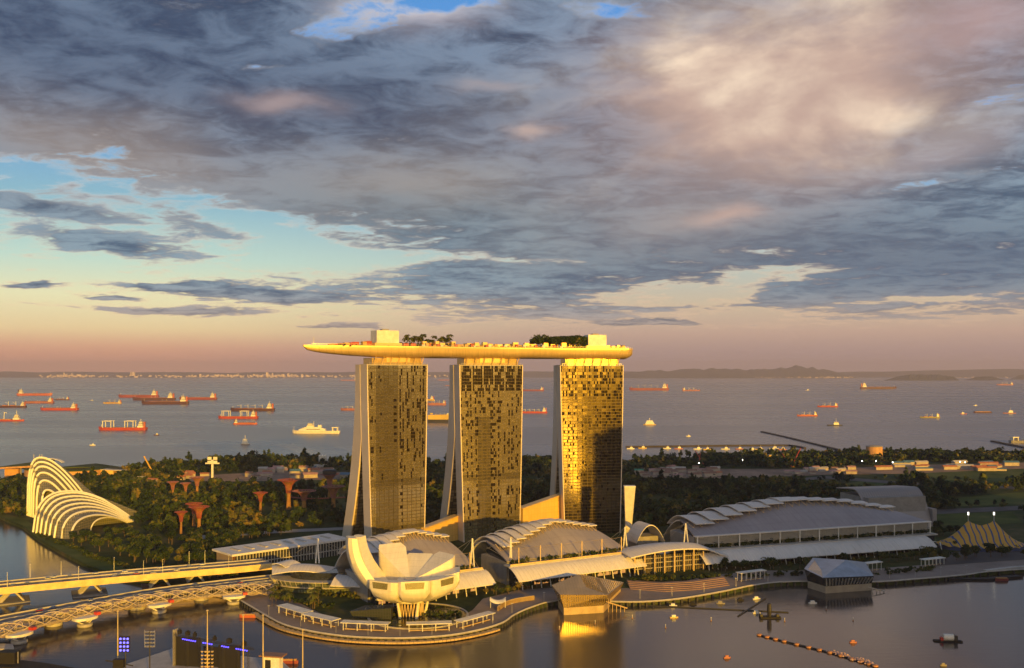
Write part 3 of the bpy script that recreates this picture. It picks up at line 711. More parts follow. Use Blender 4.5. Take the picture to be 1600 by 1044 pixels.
def masts():
    def aframe(px, py0, py1, Y, label, w=4.0):
        a = DP(px, py0, Y); b = DP(px, py1, Y)
        T = thing('roof_mast', label, 'mast', (b.x, b.y, b.z)); h = a.z-b.z
        for s in (-1, 1):
            m = MB(); m.tube([(s*w*.6, 0, 0), (0, 2, h)], .6, 6); m.build('leg', WHITE, T)
        for q in (-22, -12, 14, 24):
            m = MB(); m.tube([(0, 2, h-.5), (q, 18, h*.25)], .12, 3); m.build('cable', STEEL, T)
    aframe(977, 824, 872, 862, 'tall white A-shaped mast at the right end of the middle hall')
    aframe(738, 842, 886, 778, 'white A-shaped mast at the right end of the smallest hall', 2.5)
    aframe(798, 840, 873, 796, 'thin white mast between the smallest and the middle hall', 1.2)
    aframe(496, 842, 880, 792, 'white mast with stay cables beside the long low terminal building', 2.4)
    aframe(1072, 818, 852, 872, 'golden A-shaped mast at the left end of the convention hall', 3.5)
masts()

def entrance():
    a = px3(985, 832); b = px3(1112, 862); L = hypot(b[0]-a[0], b[1]-a[1])
    T = thing('entrance_pavilion', 'glass entrance pavilion under a long curved golden-white roof, by the plaza steps', 'pavilion', (a[0], a[1], 3), atan2(b[1]-a[1], b[0]-a[0]))
    zz = lambda u: 17+4.2*sin(pi*min(1, u*1.05))-5.5*max(0, u-.78)/.22
    m = MB(); m.shell(lambda u, v: (-6+(L+16)*u, -12+34*v, zz(u)+2.0*sin(pi*v)), 24, 6, 1.0); m.build('roof', PLATE, T, True)
    m = MB(); m.box(2, L-4, -4, 16, 0, 15.5); m.build('glass_wall', GLASS, T)
    for k in range(9):
        x = (L-4)*k/8; m = MB(); m.tube([(x, -8, 0), (x, -8, zz(x/L)-.6)], .7, 6); m.build('column', GOLDM, T)
    for z in (4.5, 9, 13):
        m = MB(); m.box(0, L-3, -5.5, -4.02, z, z+.5); m.build('floor_edge', CONC, T)
    m = MB()
    for k in range(40): x = 2.5+k*(L-8)/39; m.box(x, x+.18, -4.3, -4.03, .2, 15.2)
    m.build('mullion', GOLDM, T)
    # small barrel vault behind
    p = DP(1014, 848, 905); T = thing('barrel_vault', 'small pale barrel-vaulted roof between the middle and convention halls', 'roof', (p.x, p.y, 3), radians(20))
    m = MB(); m.shell(lambda u, v: (-14+28*u, -2+24*v-4*u, 5+27*sin(pi*(.08+.84*u))**.7), 14, 4, .8); m.build('shell', PLATE, T, True)
    m = MB(); m.box(-11, 11, 2, 20, 0, 20); m.build('base', GREYC, T)
    # pale wedge-shaped shaft
    p = G(981, 832); p = ((981-800)*952/FC, 952); T = thing('ventilation_shaft', 'tall pale shaft widening upward, just right of the rightmost hotel tower', 'tower', (p[0], p[1], 3))
    m = MB(); r = lambda z, w, d, sx: [(sx-w/2, -d/2, z), (sx+w/2, -d/2, z), (sx+w/2, d/2, z), (sx-w/2, d/2, z)]
    m.loft([r(0, 4.5, 5, 0), r(22, 6.2, 6, .5), r(62, 11, 9, 1.6)]); m.build('shaft', pm('pale_cladding', (.66, .60, .52, 1), .5), T)
    m = MB(); m.loft([r(62.02, 11.4, 9.4, 1.6), r(63.2, 11.4, 9.4, 1.6)]); m.build('cap', WHITE, T)
entrance()

def museum():
    X0, Y0 = (641-800)*690/FC, 690
    T = thing('lotus_museum', 'white lotus-shaped museum of curved petals standing over the round lily pond', 'museum', (X0, Y0, 4))
    M = seamed('white_petal_skin', (.84, .78, .66, 1), 5, 5, .22, .4, 0, 3.1)
    z0 = 10.0; SKYL = pm('skylight_glass', (.30, .27, .12, 1), .25, .3)
    def skylight(q1, out):
        m = MB(); m.add(q1+[p-out*1.6 for p in q1], [(0, 1, 2, 3), (7, 6, 5, 4), (0, 4, 5, 1), (1, 5, 6, 2), (2, 6, 7, 3), (3, 7, 4, 0)]); m.build('skylight', SKYL, T)
    # tall curling petals: azimuth, reach, tip height, sweep, half width
    for az, a, zt, pmx, hw in ((200, 47, 59, 96, 12.5), (160, 46, 55, 96, 8.5)):
        A = radians(az); b = (zt-z0)/(1-cos(radians(pmx))); n = 20; rings = []
        for i in range(n+1):
            f = radians(6+(pmx-6)*i/n); r = a*sin(f); z = z0+b*(1-cos(f)); tr, tz = a*cos(f), b*sin(f); l = hypot(tr, tz); nr, nz = -tz/l, tr/l
            q = i/n; th = 2.0+9.5*sin(pi*min(1, q*.62))*(1-.45*q); w = min(r*tan_(22), hw)*(1-.50*max(0, q-.45)*1.8)
            def P(x, t): return ((r+nr*t)*cos(A)-x*sin(A), (r+nr*t)*sin(A)+x*cos(A), z+nz*t)
            rings.append([P(-w, th), P(-w, th*.45), P(-w*.72, th*.12), P(0, 0), P(w*.72, th*.12), P(w, th*.45), P(w, th)])
        m = MB(); m.loft(rings, True, True); m.build('petal', M, T, True)
    # low petals: rounded underside, upright end wall with a skylight, roof falling to the middle
    zc = z0+15.5
    for az, R, zt, zb, hw in ((122, 35, 46, 34, 9.0), (82, 33, 38, 30, 9.0), (42, 34, 40, 31, 9.5), (2, 36, 32.5, 26.5, 9.5), (-38, 36, 31.5, 26, 9.5), (-79, 36, 31.5, 26, 9.5), (-118, 37, 31, 25.5, 9)):
        A = radians(az); n = 18; rings = []
        for i in range(n+1):
            q = i/n; r = 3+(R-3)*sin(q*pi/2)**.9; s_ = (r-3)/(R-3)
            zo = z0+(zb-z0)*(1-sqrt(max(0, 1-(s_*.985)**1.9))); z1 = max(zo+1.5, zc+(zt-zc)*s_**1.1); w = min(r*tan_(20)*1.01, hw+(12.5-hw)*max(0, 1-abs(s_-.80)/.2))
            def P(x, z): return (r*cos(A)-x*sin(A), r*sin(A)+x*cos(A), z)
            rings.append([P(-w, z1), P(-w, zo+(z1-zo)*.34), P(-w*.75, zo+(z1-zo)*.07), P(0, zo), P(w*.75, zo+(z1-zo)*.07), P(w, zo+(z1-zo)*.34), P(w, z1)])
        m = MB(); m.loft(rings, True, True); m.build('petal', M, T, True)
        out = Vector((cos(A), sin(A), 0))*.25; e = [Vector(p) for p in rings[-1]]; H_ = zt-e[3].z
        k = lambda f, z: Vector(((R)*cos(A)-f*w*sin(A), R*sin(A)+f*w*cos(A), z))+out
        skylight([k(-.66, zt-H_*.66), k(.66, zt-H_*.66), k(.72, zt-1.0), k(-.72, zt-1.0)], out)
    m = MB(); m.lathe([(3, z0-1.5), (9, z0-.9), (13, z0+.6), (13, z0+8), (9, zc+.2), (4.5, zc-.6)], n=30); m.build('bowl', M, T, True)
    m = MB(); m.lathe([(2.6, zc-.5), (4.4, zc-.5), (4.4, zc+.5), (2.6, zc+.5)], n=20); m.build('oculus', STEEL, T)
    # legs: slanting columns and a zigzag lattice
    for k, az in enumerate((-125, -60, 20, 75, 140)):
        A = radians(az); m = MB(); m.tube([(11*cos(A), 11*sin(A), -.5), (14*cos(A), 14*sin(A), z0+2)], [1.2, .9], 8); m.build('column', M, T)
    m = MB(); pr = None
    for k in range(25):
        A = radians(-150+k*7); p = (9.5*cos(A), 9.5*sin(A), -.5 if k % 2 else z0+.5)
        if pr: m.tube([pr, p], .34, 5)
        pr = p
    m.build('lattice', GOLDM, T)
    m = MB(); m.lathe([(7.5, -.5), (7.5, z0)], n=20); m.build('lobby', GLASS, T)
    m = MB(); m.add([(-40, -8, -.5), (-12, -14, -.5), (-12, -6, -.5), (-34, 4, -.5), (-43, -8, 4.0), (-12, -15, 8), (-12, -5, 8), (-34, 5, 5)], [(0, 1, 5, 4), (1, 2, 6, 5), (2, 3, 7, 6), (3, 0, 4, 7), (4, 5, 6, 7)]); m.build('glass_gallery', facade_mat('gallery_glass', (.14, .16, .13, 1), (.06, .06, .05, 1), 2, 2.5, .02, 4, .2, .5), T)
    # pond and its rim
    pond = MB(); pond.lathe([(35, 3.02), (35, 3.35)], (X0+6, Y0-2, 0), 48); struct('lily_pond', pond, sea_mat('pond_water', .3, .4, .1, .1, (.012, .016, .010, 1), (.03, .035, .015, 1)))
    rim = MB(); rim.lathe([(35.1, 3.1), (36.6, 3.1), (36.6, 3.9), (35.1, 3.9), (35.1, 3.1)], (X0+6, Y0-2, 0), 60, False); struct('pond_kerb', rim, CONC)
    pads = MB(); rr = random.Random(4)
    for k in range(260):
        A = rr.uniform(0, 2*pi); d = sqrt(rr.uniform(.12, .9))*34; s = rr.uniform(.4, 1.0)
        pads.lathe([(s, 3.38), (s*.9, 3.44)], (X0+6+d*cos(A), Y0-2+d*sin(A), 0), 7)
    o = pads.build('lily_pads', LAWN); tag(o, 'green lily pads floating on the round pond under the lotus museum', 'lily pads', kind='stuff')
def tan_(d): return math.tan(radians(d))
museum()

def wing():
    # curved glass wing with two forked white canopies
    c = DP(505, 935, 752); T = thing('mall_wing', 'curved green-glass mall wing under swept white canopies, left of the lotus museum', 'building', (c.x, c.y+18, 3))
    arc = lambda u, r, z: (r*cos(pi+u*pi*.95)*1.35, r*sin(pi+u*pi*.95)*.75+10, z)
    gm = facade_mat('green_glazing', (.30, .36, .27, 1), (.10, .10, .07, 1), 2.5, 3, .02, 8, .25, .4)
    m = MB(); m.grid(lambda u, v: arc(u, 30+v*3, v*9), 40, 3); m.build('glass_wall', gm, T)
    for z, r in ((4.4, 34), (9, 35.5)):
        m = MB(); m.shell(lambda u, v, z=z, r=r: arc(u, r-v*12, z+.6), 40, 1, .6); m.build('balcony', CONC, T)
    m = MB(); m.shell(lambda u, v: arc(u, 24-v*22, 15.5), 30, 1, 15.5); m.build('core', GLASS, T)
    for pts, nm in (([(425, 897, 762), (425, 885, 790), (452, 878, 800), (535, 889, 800), (512, 897, 765)], 0), ([(516, 915, 742), (530, 896, 766), (562, 902, 770), (566, 917, 742), (540, 919, 738)], 1)):
        P = [DP(*p) for p in pts]; i = T.matrix_basis.inverted(); P = [i @ p for p in P]
        if nm == 0:
            def f(u, v): return P[0].lerp(P[4], u).lerp(P[1].lerp(P[3], u), v)+Vector((0, 0, 3.0*sin(pi*v)+2.5*sin(pi*u)))
        else:
            def f(u, v): return P[0].lerp(P[3], u).lerp(P[1].lerp(P[2], u), v)+Vector((0, 0, 2.0*sin(pi*v)))
        m = MB(); m.shell(f, 14, 8, .7); m.build('canopy', PLATE, T, True)
    P = [T.matrix_basis.inverted() @ DP(*p) for p in ((425, 885, 772), (447, 879, 790), (470, 884, 786), (446, 890, 768))]
    m = MB(); m.shell(lambda u, v: P[0].lerp(P[3], u).lerp(P[1].lerp(P[2], u), v)+Vector((0, 0, 2+1.5*sin(pi*u))), 6, 6, .6); m.build('canopy', PLATE, T, True)
    m = MB()
    for k in range(26): m.tube([arc(k/25, 34, 4.4), arc(k/25, 36.5, 10.5)], .22, 4)
    m.build('fin', CONC, T)
    # long low terminal with a flat pale roof and dark fins
    a = px3(364, 842); b = px3(545, 925); L = hypot(b[0]-a[0], b[1]-a[1])
    T = thing('terminal_building', 'long low building with flat pale roof and brown glass end, left of the mall wing', 'building', (a[0], a[1], 3), atan2(b[1]-a[1], b[0]-a[0]))
    m = MB(); m.box(3, L-2, 1, 34, 0, 13.5); m.build('glass_wall', GLASS, T)
    m = MB(); m.box(0, 3.0, 1.5, 32, 0, 13.4); m.build('end_glazing', facade_mat('brown_glazing', (.35, .17, .07, 1), (.6, .45, .3, 1), 5, 4.5, .02, 4, .25, .5), T)
    m = MB(); m.box(-2, L, -2, 37, 13.6, 15.4); m.build('roof', PLATE, T)
    m = MB()
    for k in range(8): m.box(10+k*L/9, 13+k*L/9, 10, 26, 15.4, 16.2)
    m.build('skylight', CONC, T)
    m = MB()
    for k in range(38): x = 4+k*(L-8)/37; m.box(x, x+.5, -.2, .95, 0, 13.5)
    m.build('fin', CONC, T)
    m = MB(); m.box(2, L-3, -.6, -.25, 5.2, 6.0); m.build('floor_edge', CONC, T)
    # theatre with a big barrel roof behind the convention hall
    a = px3(1372, 1062); T = thing('theatre_building', 'grey barrel-roofed theatre behind the right end of the convention hall', 'building', (a[0], a[1], 3), radians(14))
    sec = lambda y: 44*sin(pi/2*min(1, (y+4)/26))**.6 if y < 22 else 44-(y-22)*.10
    m = MB(); m.shell(lambda u, v: (-14+82*u, -4+64*v, max(0, 44*(1-(1-min(1, v*2.1))**2.2)-max(0, v-.5)*5)), 20, 18, 1.2)
    def perf():
        mm, t, b = nodes_mat('perforated_metal'); x, y, z = xyz(t, objc(t))
        g = ((x/3.2).op('FRACT')-.5).op('ABSOLUTE').op('LESS_THAN', .16)*((y*.5+z*.5).op('FRACT')-.5).op('ABSOLUTE').op('LESS_THAN', .3)*z.op('GREATER_THAN', 34)
        st = ((x/1.6).op('FRACT')-.5).op('ABSOLUTE').op('GREATER_THAN', .44)
        t.links.new(cmix(t, (g*.55+st*.3).clamp(), (.33, .30, .30, 1), (.12, .10, .10, 1)), b.inputs['Base Color']); b.inputs['Roughness'].default_value = .5; b.inputs['Metallic'].default_value = .3; return mm
    m.build('barrel_roof', perf(), T, True)
    m = MB(); m.box(-10, 64, 3, 58, 0, 36); m.build('body', GREYC, T)
    m = MB(); m.loft([[(68.5, -3, z), (74, -3, z), (74, 50, z), (68.5, 50, z)] for z in (0, 22)]); m.build('annex', pm('grey_panel', (.34, .30, .30, 1), .6), T)
wing()

def islands():
    # golden glass island pavilion in front of the middle hall
    def at(px, py, z=0): x, y = G(px, py, z); return Vector((x, y, z))
    B = [at(881, 961), at(943, 957), at(970, 930), at(905, 930), at(872, 948)]
    T = thing('island_pavilion', 'faceted golden glass pavilion standing in the water before the middle hall', 'pavilion', (B[0].x, B[0].y, 0))
    i = T.matrix_basis.inverted(); B = [i @ p for p in B]
    up = lambda p, z, d: Vector((p.x+d[0], p.y+d[1], z))
    base = [up(p, -.5, (0, 0)) for p in B]; mid = [up(p, 5.2, (0, 0)) for p in B]
    top = [up(B[0], 15.5, (-3, -2)), up(B[1], 13.5, (3, -2)), up(B[2], 9.5, (3, 4)), up(B[3], 16, (0, 4)), up(B[4], 16.5, (-5, 0))]
    m = MB(); m.loft([base, mid]); m.build('plinth', pm('golden_stone', (.50, .36, .20, 1), .6), T)
    gm = facade_mat('faceted_glass', (.85, .62, .28, 1), (.28, .19, .08, 1), 1.7, 4.5, .03, 6, .2, .75)
    m = MB(); m.loft([[p+Vector((0, 0, .01)) for p in mid], top]); m.build('glass_facets', gm, T)
    m = MB(); m.add([p+Vector((0, 0, .05)) for p in top]+[Vector((12, 18, 15.9))], [(0, 1, 5), (1, 2, 5), (2, 3, 5), (3, 4, 5), (4, 0, 5)]); m.build('roof', seamed('island_roof', (.42, .33, .22, 1), 2.2, 30, .3), T)
    m = MB()
    for k in range(9): x = 21+k*1.6; m.box(x, x+.4, -1.6+k*.3, -1.2+k*.3, 9.5, 11.5)
    m.build('window', WIN, T)
    m = MB()
    for k in range(5): m.tube([(34+k*3, 8, 0), (34+k*3, 8, 8-k*1.2)], .3, 5)
    m.tube([(32, 8, 8), (48, 8, 3)], .5, 5); m.build('gangway', WOOD, T)
    # dark faceted pavilion with a pyramid roof, right
    B = [at(1290, 927), at(1362, 922), at(1352, 902), at(1272, 902), at(1262, 918)]
    T = thing('pyramid_pavilion', 'dark faceted waterside pavilion with pale blue pyramid roof and slanted fins', 'pavilion', (B[0].x, B[0].y, 0))
    i = T.matrix_basis.inverted(); B = [i @ p for p in B]
    mid = [up(p, 5.5, (0, 0)) for p in B]; top = [up(B[0], 13.0, (-3, -2)), up(B[1], 12.0, (1, -2)), up(B[2], 12.5, (1, 3)), up(B[3], 16.5, (0, 3)), up(B[4], 15.5, (-3, 0))]
    m = MB(); m.loft([[up(p, -.5, (0, 0)) for p in B], mid]); m.build('plinth', pm('sand_stone', (.36, .31, .25, 1), .7), T)
    m = MB(); m.loft([[p+Vector((0, 0, .01)) for p in mid], top]); m.build('glass_facets', GLASS, T)
    ap = DP(1322, 875, 800); ap = i @ ap; slate = pm('pale_blue_metal', (.40, .44, .52, 1), .35, .5)
    m = MB(); t2 = [p+Vector((0, 0, .05)) for p in top]; m.add(t2+[ap], [(0, 1, 5), (1, 2, 5), (2, 3, 5), (3, 0, 5)]); m.build('pyramid_roof', slate, T)
    m = MB(); m.add([t2[0]+Vector((-.1, 0, .1)), t2[3]+Vector((0, 0, .1)), t2[4]+Vector((0, 0, .1))], [(0, 1, 2)]); m.build('side_roof', slate, T)
    m = MB(); e = (mid[1]-mid[0]); 
    for k in range(15):
        a = mid[0].lerp(mid[1], (k+.3)/15.5)+Vector((0, -.6, .6)); b = top[0].lerp(top[1], (k+1.0)/15.5)+Vector((0, -.6, -1)); m.tube([a, b], .42, 4)
    m.build('fin', STEEL, T)
    m = MB()
    for k in range(4): m.tube([(40+k*3, 4, -.5), (40+k*3, 4, 3.5-k*.8)], .3, 5)
    m.tube([(36, 4, 4), (50, 4, .8)], .4, 5); m.build('gangway', CONC, T)
islands()

def shelters():
    def pergola(a, b, Y0, Y1, z, label, name='pergola', depth=7, n=4, mat=None):
        A = Vector(((a-800)*Y0/FC, Y0, 3)); B = Vector(((b-800)*Y1/FC, Y1, 3)); L = (B-A).length
        T = thing(name, label, 'shelter', A, atan2(B.y-A.y, B.x-A.x), 'white shelters along the promenade')
        m = MB(); m.box(-1, L+1, -.5, depth, z-3, z-2.5); m.build('roof', mat or WHITE, T)
        for k in range(n):
            for y in (.3, depth-.8):
                x = L*(k+.1)/(n-.8); m = MB(); m.box(x-.2, x+.2, y-.2, y+.2, 0, z-3.02); m.build('post', WHITE, T)
        m = MB(); m.box(1, L-1, depth*.4, depth*.4+1, 0, .6); m.build('bench', WOOD, T)
    pergola(434, 472, 697, 676, 8, 'flat white shelter beside the bridge landing, first along the rounded promenade', depth=9)
    pergola(474, 518, 672, 655, 8, 'flat white shelter second from the bridge landing, left of the lotus museum', depth=8)
    pergola(534, 604, 650, 645, 8, 'long flat white shelter in front of the left side of the lily pond')
    pergola(637, 704, 645, 648, 8, 'long flat white shelter in front of the lotus museum lattice')
    pergola(722, 772, 652, 676, 8, 'flat white shelter at the right of the lily pond')
    pergola(1158, 1196, 800, 812, 10, 'white framed kiosk behind the plaza edge, left of the dark pavilion', depth=6, n=6)
    pergola(1356, 1378, 840, 848, 10, 'small white framed kiosk just right of the dark pyramid pavilion', depth=6, n=4)
    pergola(1446, 1476, 862, 872, 9, 'white framed kiosk near the right end of the quay', depth=6, n=6)
    p = G(778, 950); T = thing('tent_canopy', 'small white tensile canopy on slim posts by the promenade, right of the pond', 'canopy', (p[0], p[1], 3))
    m = MB(); m.shell(lambda u, v: (-6+12*u, -4+8*v, 6+2.2*(2*u-1)**2-1.8*(2*v-1)**2), 8, 8, .25); m.build('membrane', WHITE, T, True)
    for x in (-5.5, 5.5):
        m = MB(); m.tube([(x, 0, 0), (x, 0, 8.1)], .25, 5); m.build('post', WHITE, T)
    p = G(800, 956); q = G(838, 944); T = thing('quay_wall', 'golden low quay wall curving behind the promenade right of the pond', 'wall', (p[0], p[1]+14, 3), atan2(q[1]-p[1], q[0]-p[0]))
    m = MB(); m.grid(lambda u, v: (-16+44*u, 6*sin(pi*u), 3.2*v), 16, 1); m.shell(lambda u, v: (-16+44*u, 6*sin(pi*u)+1.2*v, 3.4), 16, 1, 3.3); m.build('wall', GOLDM, T)
shelters()

def circus():
    p = G(1533, 856); T = thing('circus_tent', 'big yellow and blue striped circus tent beyond the convention hall', 'tent', (p[0], p[1], 3))
    def stripes():
        m, t, b = nodes_mat('striped_canvas'); x, y, z = xyz(t, objc(t))
        a = (x*.16+(noise(t, objc(t), .04, 2)-.5)*1.5).op('FRACT').op('LESS_THAN', .26)
        t.links.new(cmix(t, a, (.62, .34, .05, 1), (.05, .09, .25, 1)), b.inputs['Base Color']); b.inputs['Roughness'].default_value = .7; return m
    def f(u, v):
        A = 2*pi*u; r = v; cx = 14*cos(A)*0; x = 44*r*cos(A); y = 26*r*sin(A)
        h = 0
        for px_ in (-13, 13): h = max(h, 25*max(0, 1-hypot((x-px_)/36, y/27))**1.9)
        h = max(h, (19+4*(abs(x)/13 if abs(x) < 13 else 1))*max(0, 1-hypot(max(0, abs(x)-13)/30, y/27))**1.75)
        return (x, y, 3.2+h+.8*cos(A*18)*(r**3))
    m = MB(); m.grid(f, 72, 14); m.build('canvas', stripes(), T, True)
    m = MB(); m.lathe([(1, 0), (1, 3.4)], n=30); m.v = [(x*42, y*24.5, z) for x, y, z in m.v]; m.build('side_wall', pm('blue_canvas', (.06, .09, .22, 1), .7), T)
    for x in (-13, 13):
        m = MB(); m.tube([(x, 0, 22), (x, 0, 35)], .45, 5); o = m.build('mast', STEEL, T)
        m = MB(); m.lathe([(.9, 33), (.9, 36)], (x, 0, 0), 6); m.build('lamp', lamp_mat('lit_lamp', (1, .95, .8, 1), 2), o)
    m = MB()
    for a in range(10):
        A = a*pi/5; m.tube([(20*cos(A)*1.2, 13*sin(A), 9), (20*cos(A)*1.2, 13*sin(A), 15)], .3, 4)
    m.build('prop', STEEL, T)
circus()
# ------------------------------------------------------------------ conservatories, tree towers, barrage, building sites
def conservatory(label, starts, ends, hs, back, org, tubes, se=.6, ee=1.08):
    o = Vector((org[0], org[1], 3)); T = thing('glass_conservatory', label, 'greenhouse', o)
    W = [Vector((*G(*p), 3)) for p in starts]; E = [Vector((*G(*p), 3)) for p in ends]; n = len(W)
    def rib(k, t):
        i = min(int(k), n-2); q = k-i
        a = W[i].lerp(W[i+1], q); b = E[i].lerp(E[i+1], q); h = hs[i]+(hs[i+1]-hs[i])*q
        s = t**se; f = (1-abs(2*s-1)**2.2)
        e = t**ee
        p = a.lerp(b, e); p.z += h*f; return p
    def fr(u, v): return rib(u*(n-1), v)
    gm, t, b = nodes_mat('conservatory_glass'); x, y, z = xyz(t, pos(t))
    g = ((x*.4+y*.25).op('FRACT')-.5).op('ABSOLUTE').op('GREATER_THAN', .42).op('MAXIMUM', ((z*.35).op('FRACT')-.5).op('ABSOLUTE').op('GREATER_THAN', .42))
    t.links.new(cmix(t, g*.5, (.10, .105, .10, 1), (.34, .29, .20, 1)), b.inputs['Base Color']); b.inputs['Roughness'].default_value = .2
    m = MB(); m.grid(fr, (n-1)*4, 30); m.build('glass_skin', gm, T, True, True)
    m = MB(); m.grid(lambda u, v: (lambda p: p+Vector((back[0]*u, back[1]*u, -(p.z-3)*(u**1.6))))(rib(0, v)), 8, 30); m.build('rear_skin', gm, T, True, True)
    rm = pm('white_rib', (.88, .85, .78, 1), .35, 0, .04)
    for k in range(n):
        m = MB(); m.tube([rib(k, i/36)+Vector((-.4, -1.0, .5)) for i in range(37)], tubes, 6); m.build('rib', rm, T, True, True)
    for k in range(n):                     # fine zigzag struts from rib to glass
        zig = [rib(k, i/36)+Vector((-.4, -1, .4)) if i % 2 else rib(min(n-1, k+.28), i/36) for i in range(2, 36)]
        m = MB(); m.tube(zig, .12, 3); m.build('strut', rm, T, False, True)
conservatory('lower ribbed glass dome by the river, white ribs sweeping down to the right',
    [(53, 832), (58, 834), (64, 836), (71, 838), (78, 840), (86, 841), (97, 842), (112, 842), (142, 833)],
    [(213, 813), (212, 814), (211, 814.5), (210, 815), (208, 815.5), (206, 816), (203, 816.5), (200, 817), (198, 816)], [42, 41, 38, 35, 31.5, 28, 24, 19, 12.5], (30, 28), G(120, 832), 1.12)
conservatory('taller ribbed glass dome behind the lower one, peaking at the left',
    [(44, 806), (46.5, 807), (49.5, 808), (53, 809), (58, 810), (66, 811)],
    [(152, 800), (146, 801), (140, 802), (132, 803), (122, 804), (112, 805)], [71, 66, 61, 54, 45, 34], (28, 26), G(90, 805), 1.3, .54, 1.32)

def supertrees():
    red = pm('red_lattice', (.30, .075, .05, 1), .6, 0, .4, .15); trunk = pm('planted_trunk', (.34, .17, .05, 1), .8, 0, .5, .15); dim = pm('purple_lattice', (.30, .12, .12, 1), .6)
    def st(px, pb, pt, wpx, label, mat, pod=False):
        x, y = G(px, pb); k = FC/y; h = (pb-pt)/k; r = wpx/2/k*.66
        T = thing('tree_tower', label, 'tree tower', (x, y, 3), R_.uniform(0, 1), 'steel tree towers in the gardens')
        m = MB(); m.lathe([(r*.24, 0), (r*.17, h*.35), (r*.18, h*.6), (r*.30, h*.82), (r*.52, h*.95)], n=14, cap=False); m.build('trunk', trunk, T, True)
        m = MB()
        for a in range(20):
            A = 2*pi*a/20
            m.tube([(r*.18*cos(A), r*.18*sin(A), h*.55), (r*.30*cos(A), r*.30*sin(A), h*.82), (r*.62*cos(A), r*.62*sin(A), h*.96), (r*1.0*cos(A), r*1.0*sin(A), h*1.0)], [.4, .34, .28, .22], 4)
            for q in (.62, .82, 1.0):
                B = 2*pi*(a+1)/20; z = h*(.96 if q < .7 else (.985 if q < .9 else 1)); m.tube([(r*q*cos(A), r*q*sin(A), z), (r*q*cos(B), r*q*sin(B), z)], .3, 4)
            if a % 2: m.tube([(r*.62*cos(A), r*.62*sin(A), h*.96), (r*1.0*cos(A+.25), r*sin(A+.25), h)], .25, 4)
        m.build('canopy', mat, T)
        if pod:
            m = MB(); m.lathe([(r*.55, h*.98), (r*.75, h*1.02), (r*.75, h*1.14), (r*.6, h*1.18)], n=20); m.build('rooftop_pod', DARK, T)
    st(283, 834, 800, 30, 'small orange-lit steel tree tower, left of a pair in the gardens', red)
    st(311, 832, 792, 48, 'larger orange-lit steel tree tower with wide canopy, right of the left pair', red)
    st(303, 822, 787, 40, 'red steel tree tower standing just behind the left pair', red)
    st(407, 800, 770, 34, 'short golden steel tree tower alone in the middle of the gardens', red)
    st(451, 796, 750, 54, 'tall steel tree tower with a red glowing canopy in the central grove', red)
    st(475, 800, 767, 56, 'purple steel tree tower in the central grove, before the red one', dim)
    st(521, 800, 760, 54, 'grey-purple steel tree tower beside the leftmost hotel tower', dim)
    st(515, 782, 741, 44, 'steel tree tower with a dark round pod on top', dim, True)
    st(308, 776, 746, 36, 'distant dim steel tree tower near the light tower, tallest of three', dim)
    st(270, 780, 753, 28, 'distant dim steel tree tower, leftmost of three in the back', dim)
    st(290, 780, 755, 26, 'distant dim steel tree tower, middle of three in the back', dim)
    a = DP(446, 776, 1270); b = DP(545, 777, 1270); P = spline([a, DP(480, 779, 1235), DP(515, 778.5, 1240), b], 20)
    T = thing('skyway', 'thin red walkway curving between the steel tree towers', 'walkway', (a.x, a.y, a.z)); m = MB(); m.tube(P, .9, 4); m.build('deck', red, T, False, True)
    m = MB()
    for k in range(0, 21, 2): m.tube([P[k], P[k]+Vector((0, 0, 3.5))], .15, 3)
    m.build('hanger', STEEL, T, False, True)
supertrees()

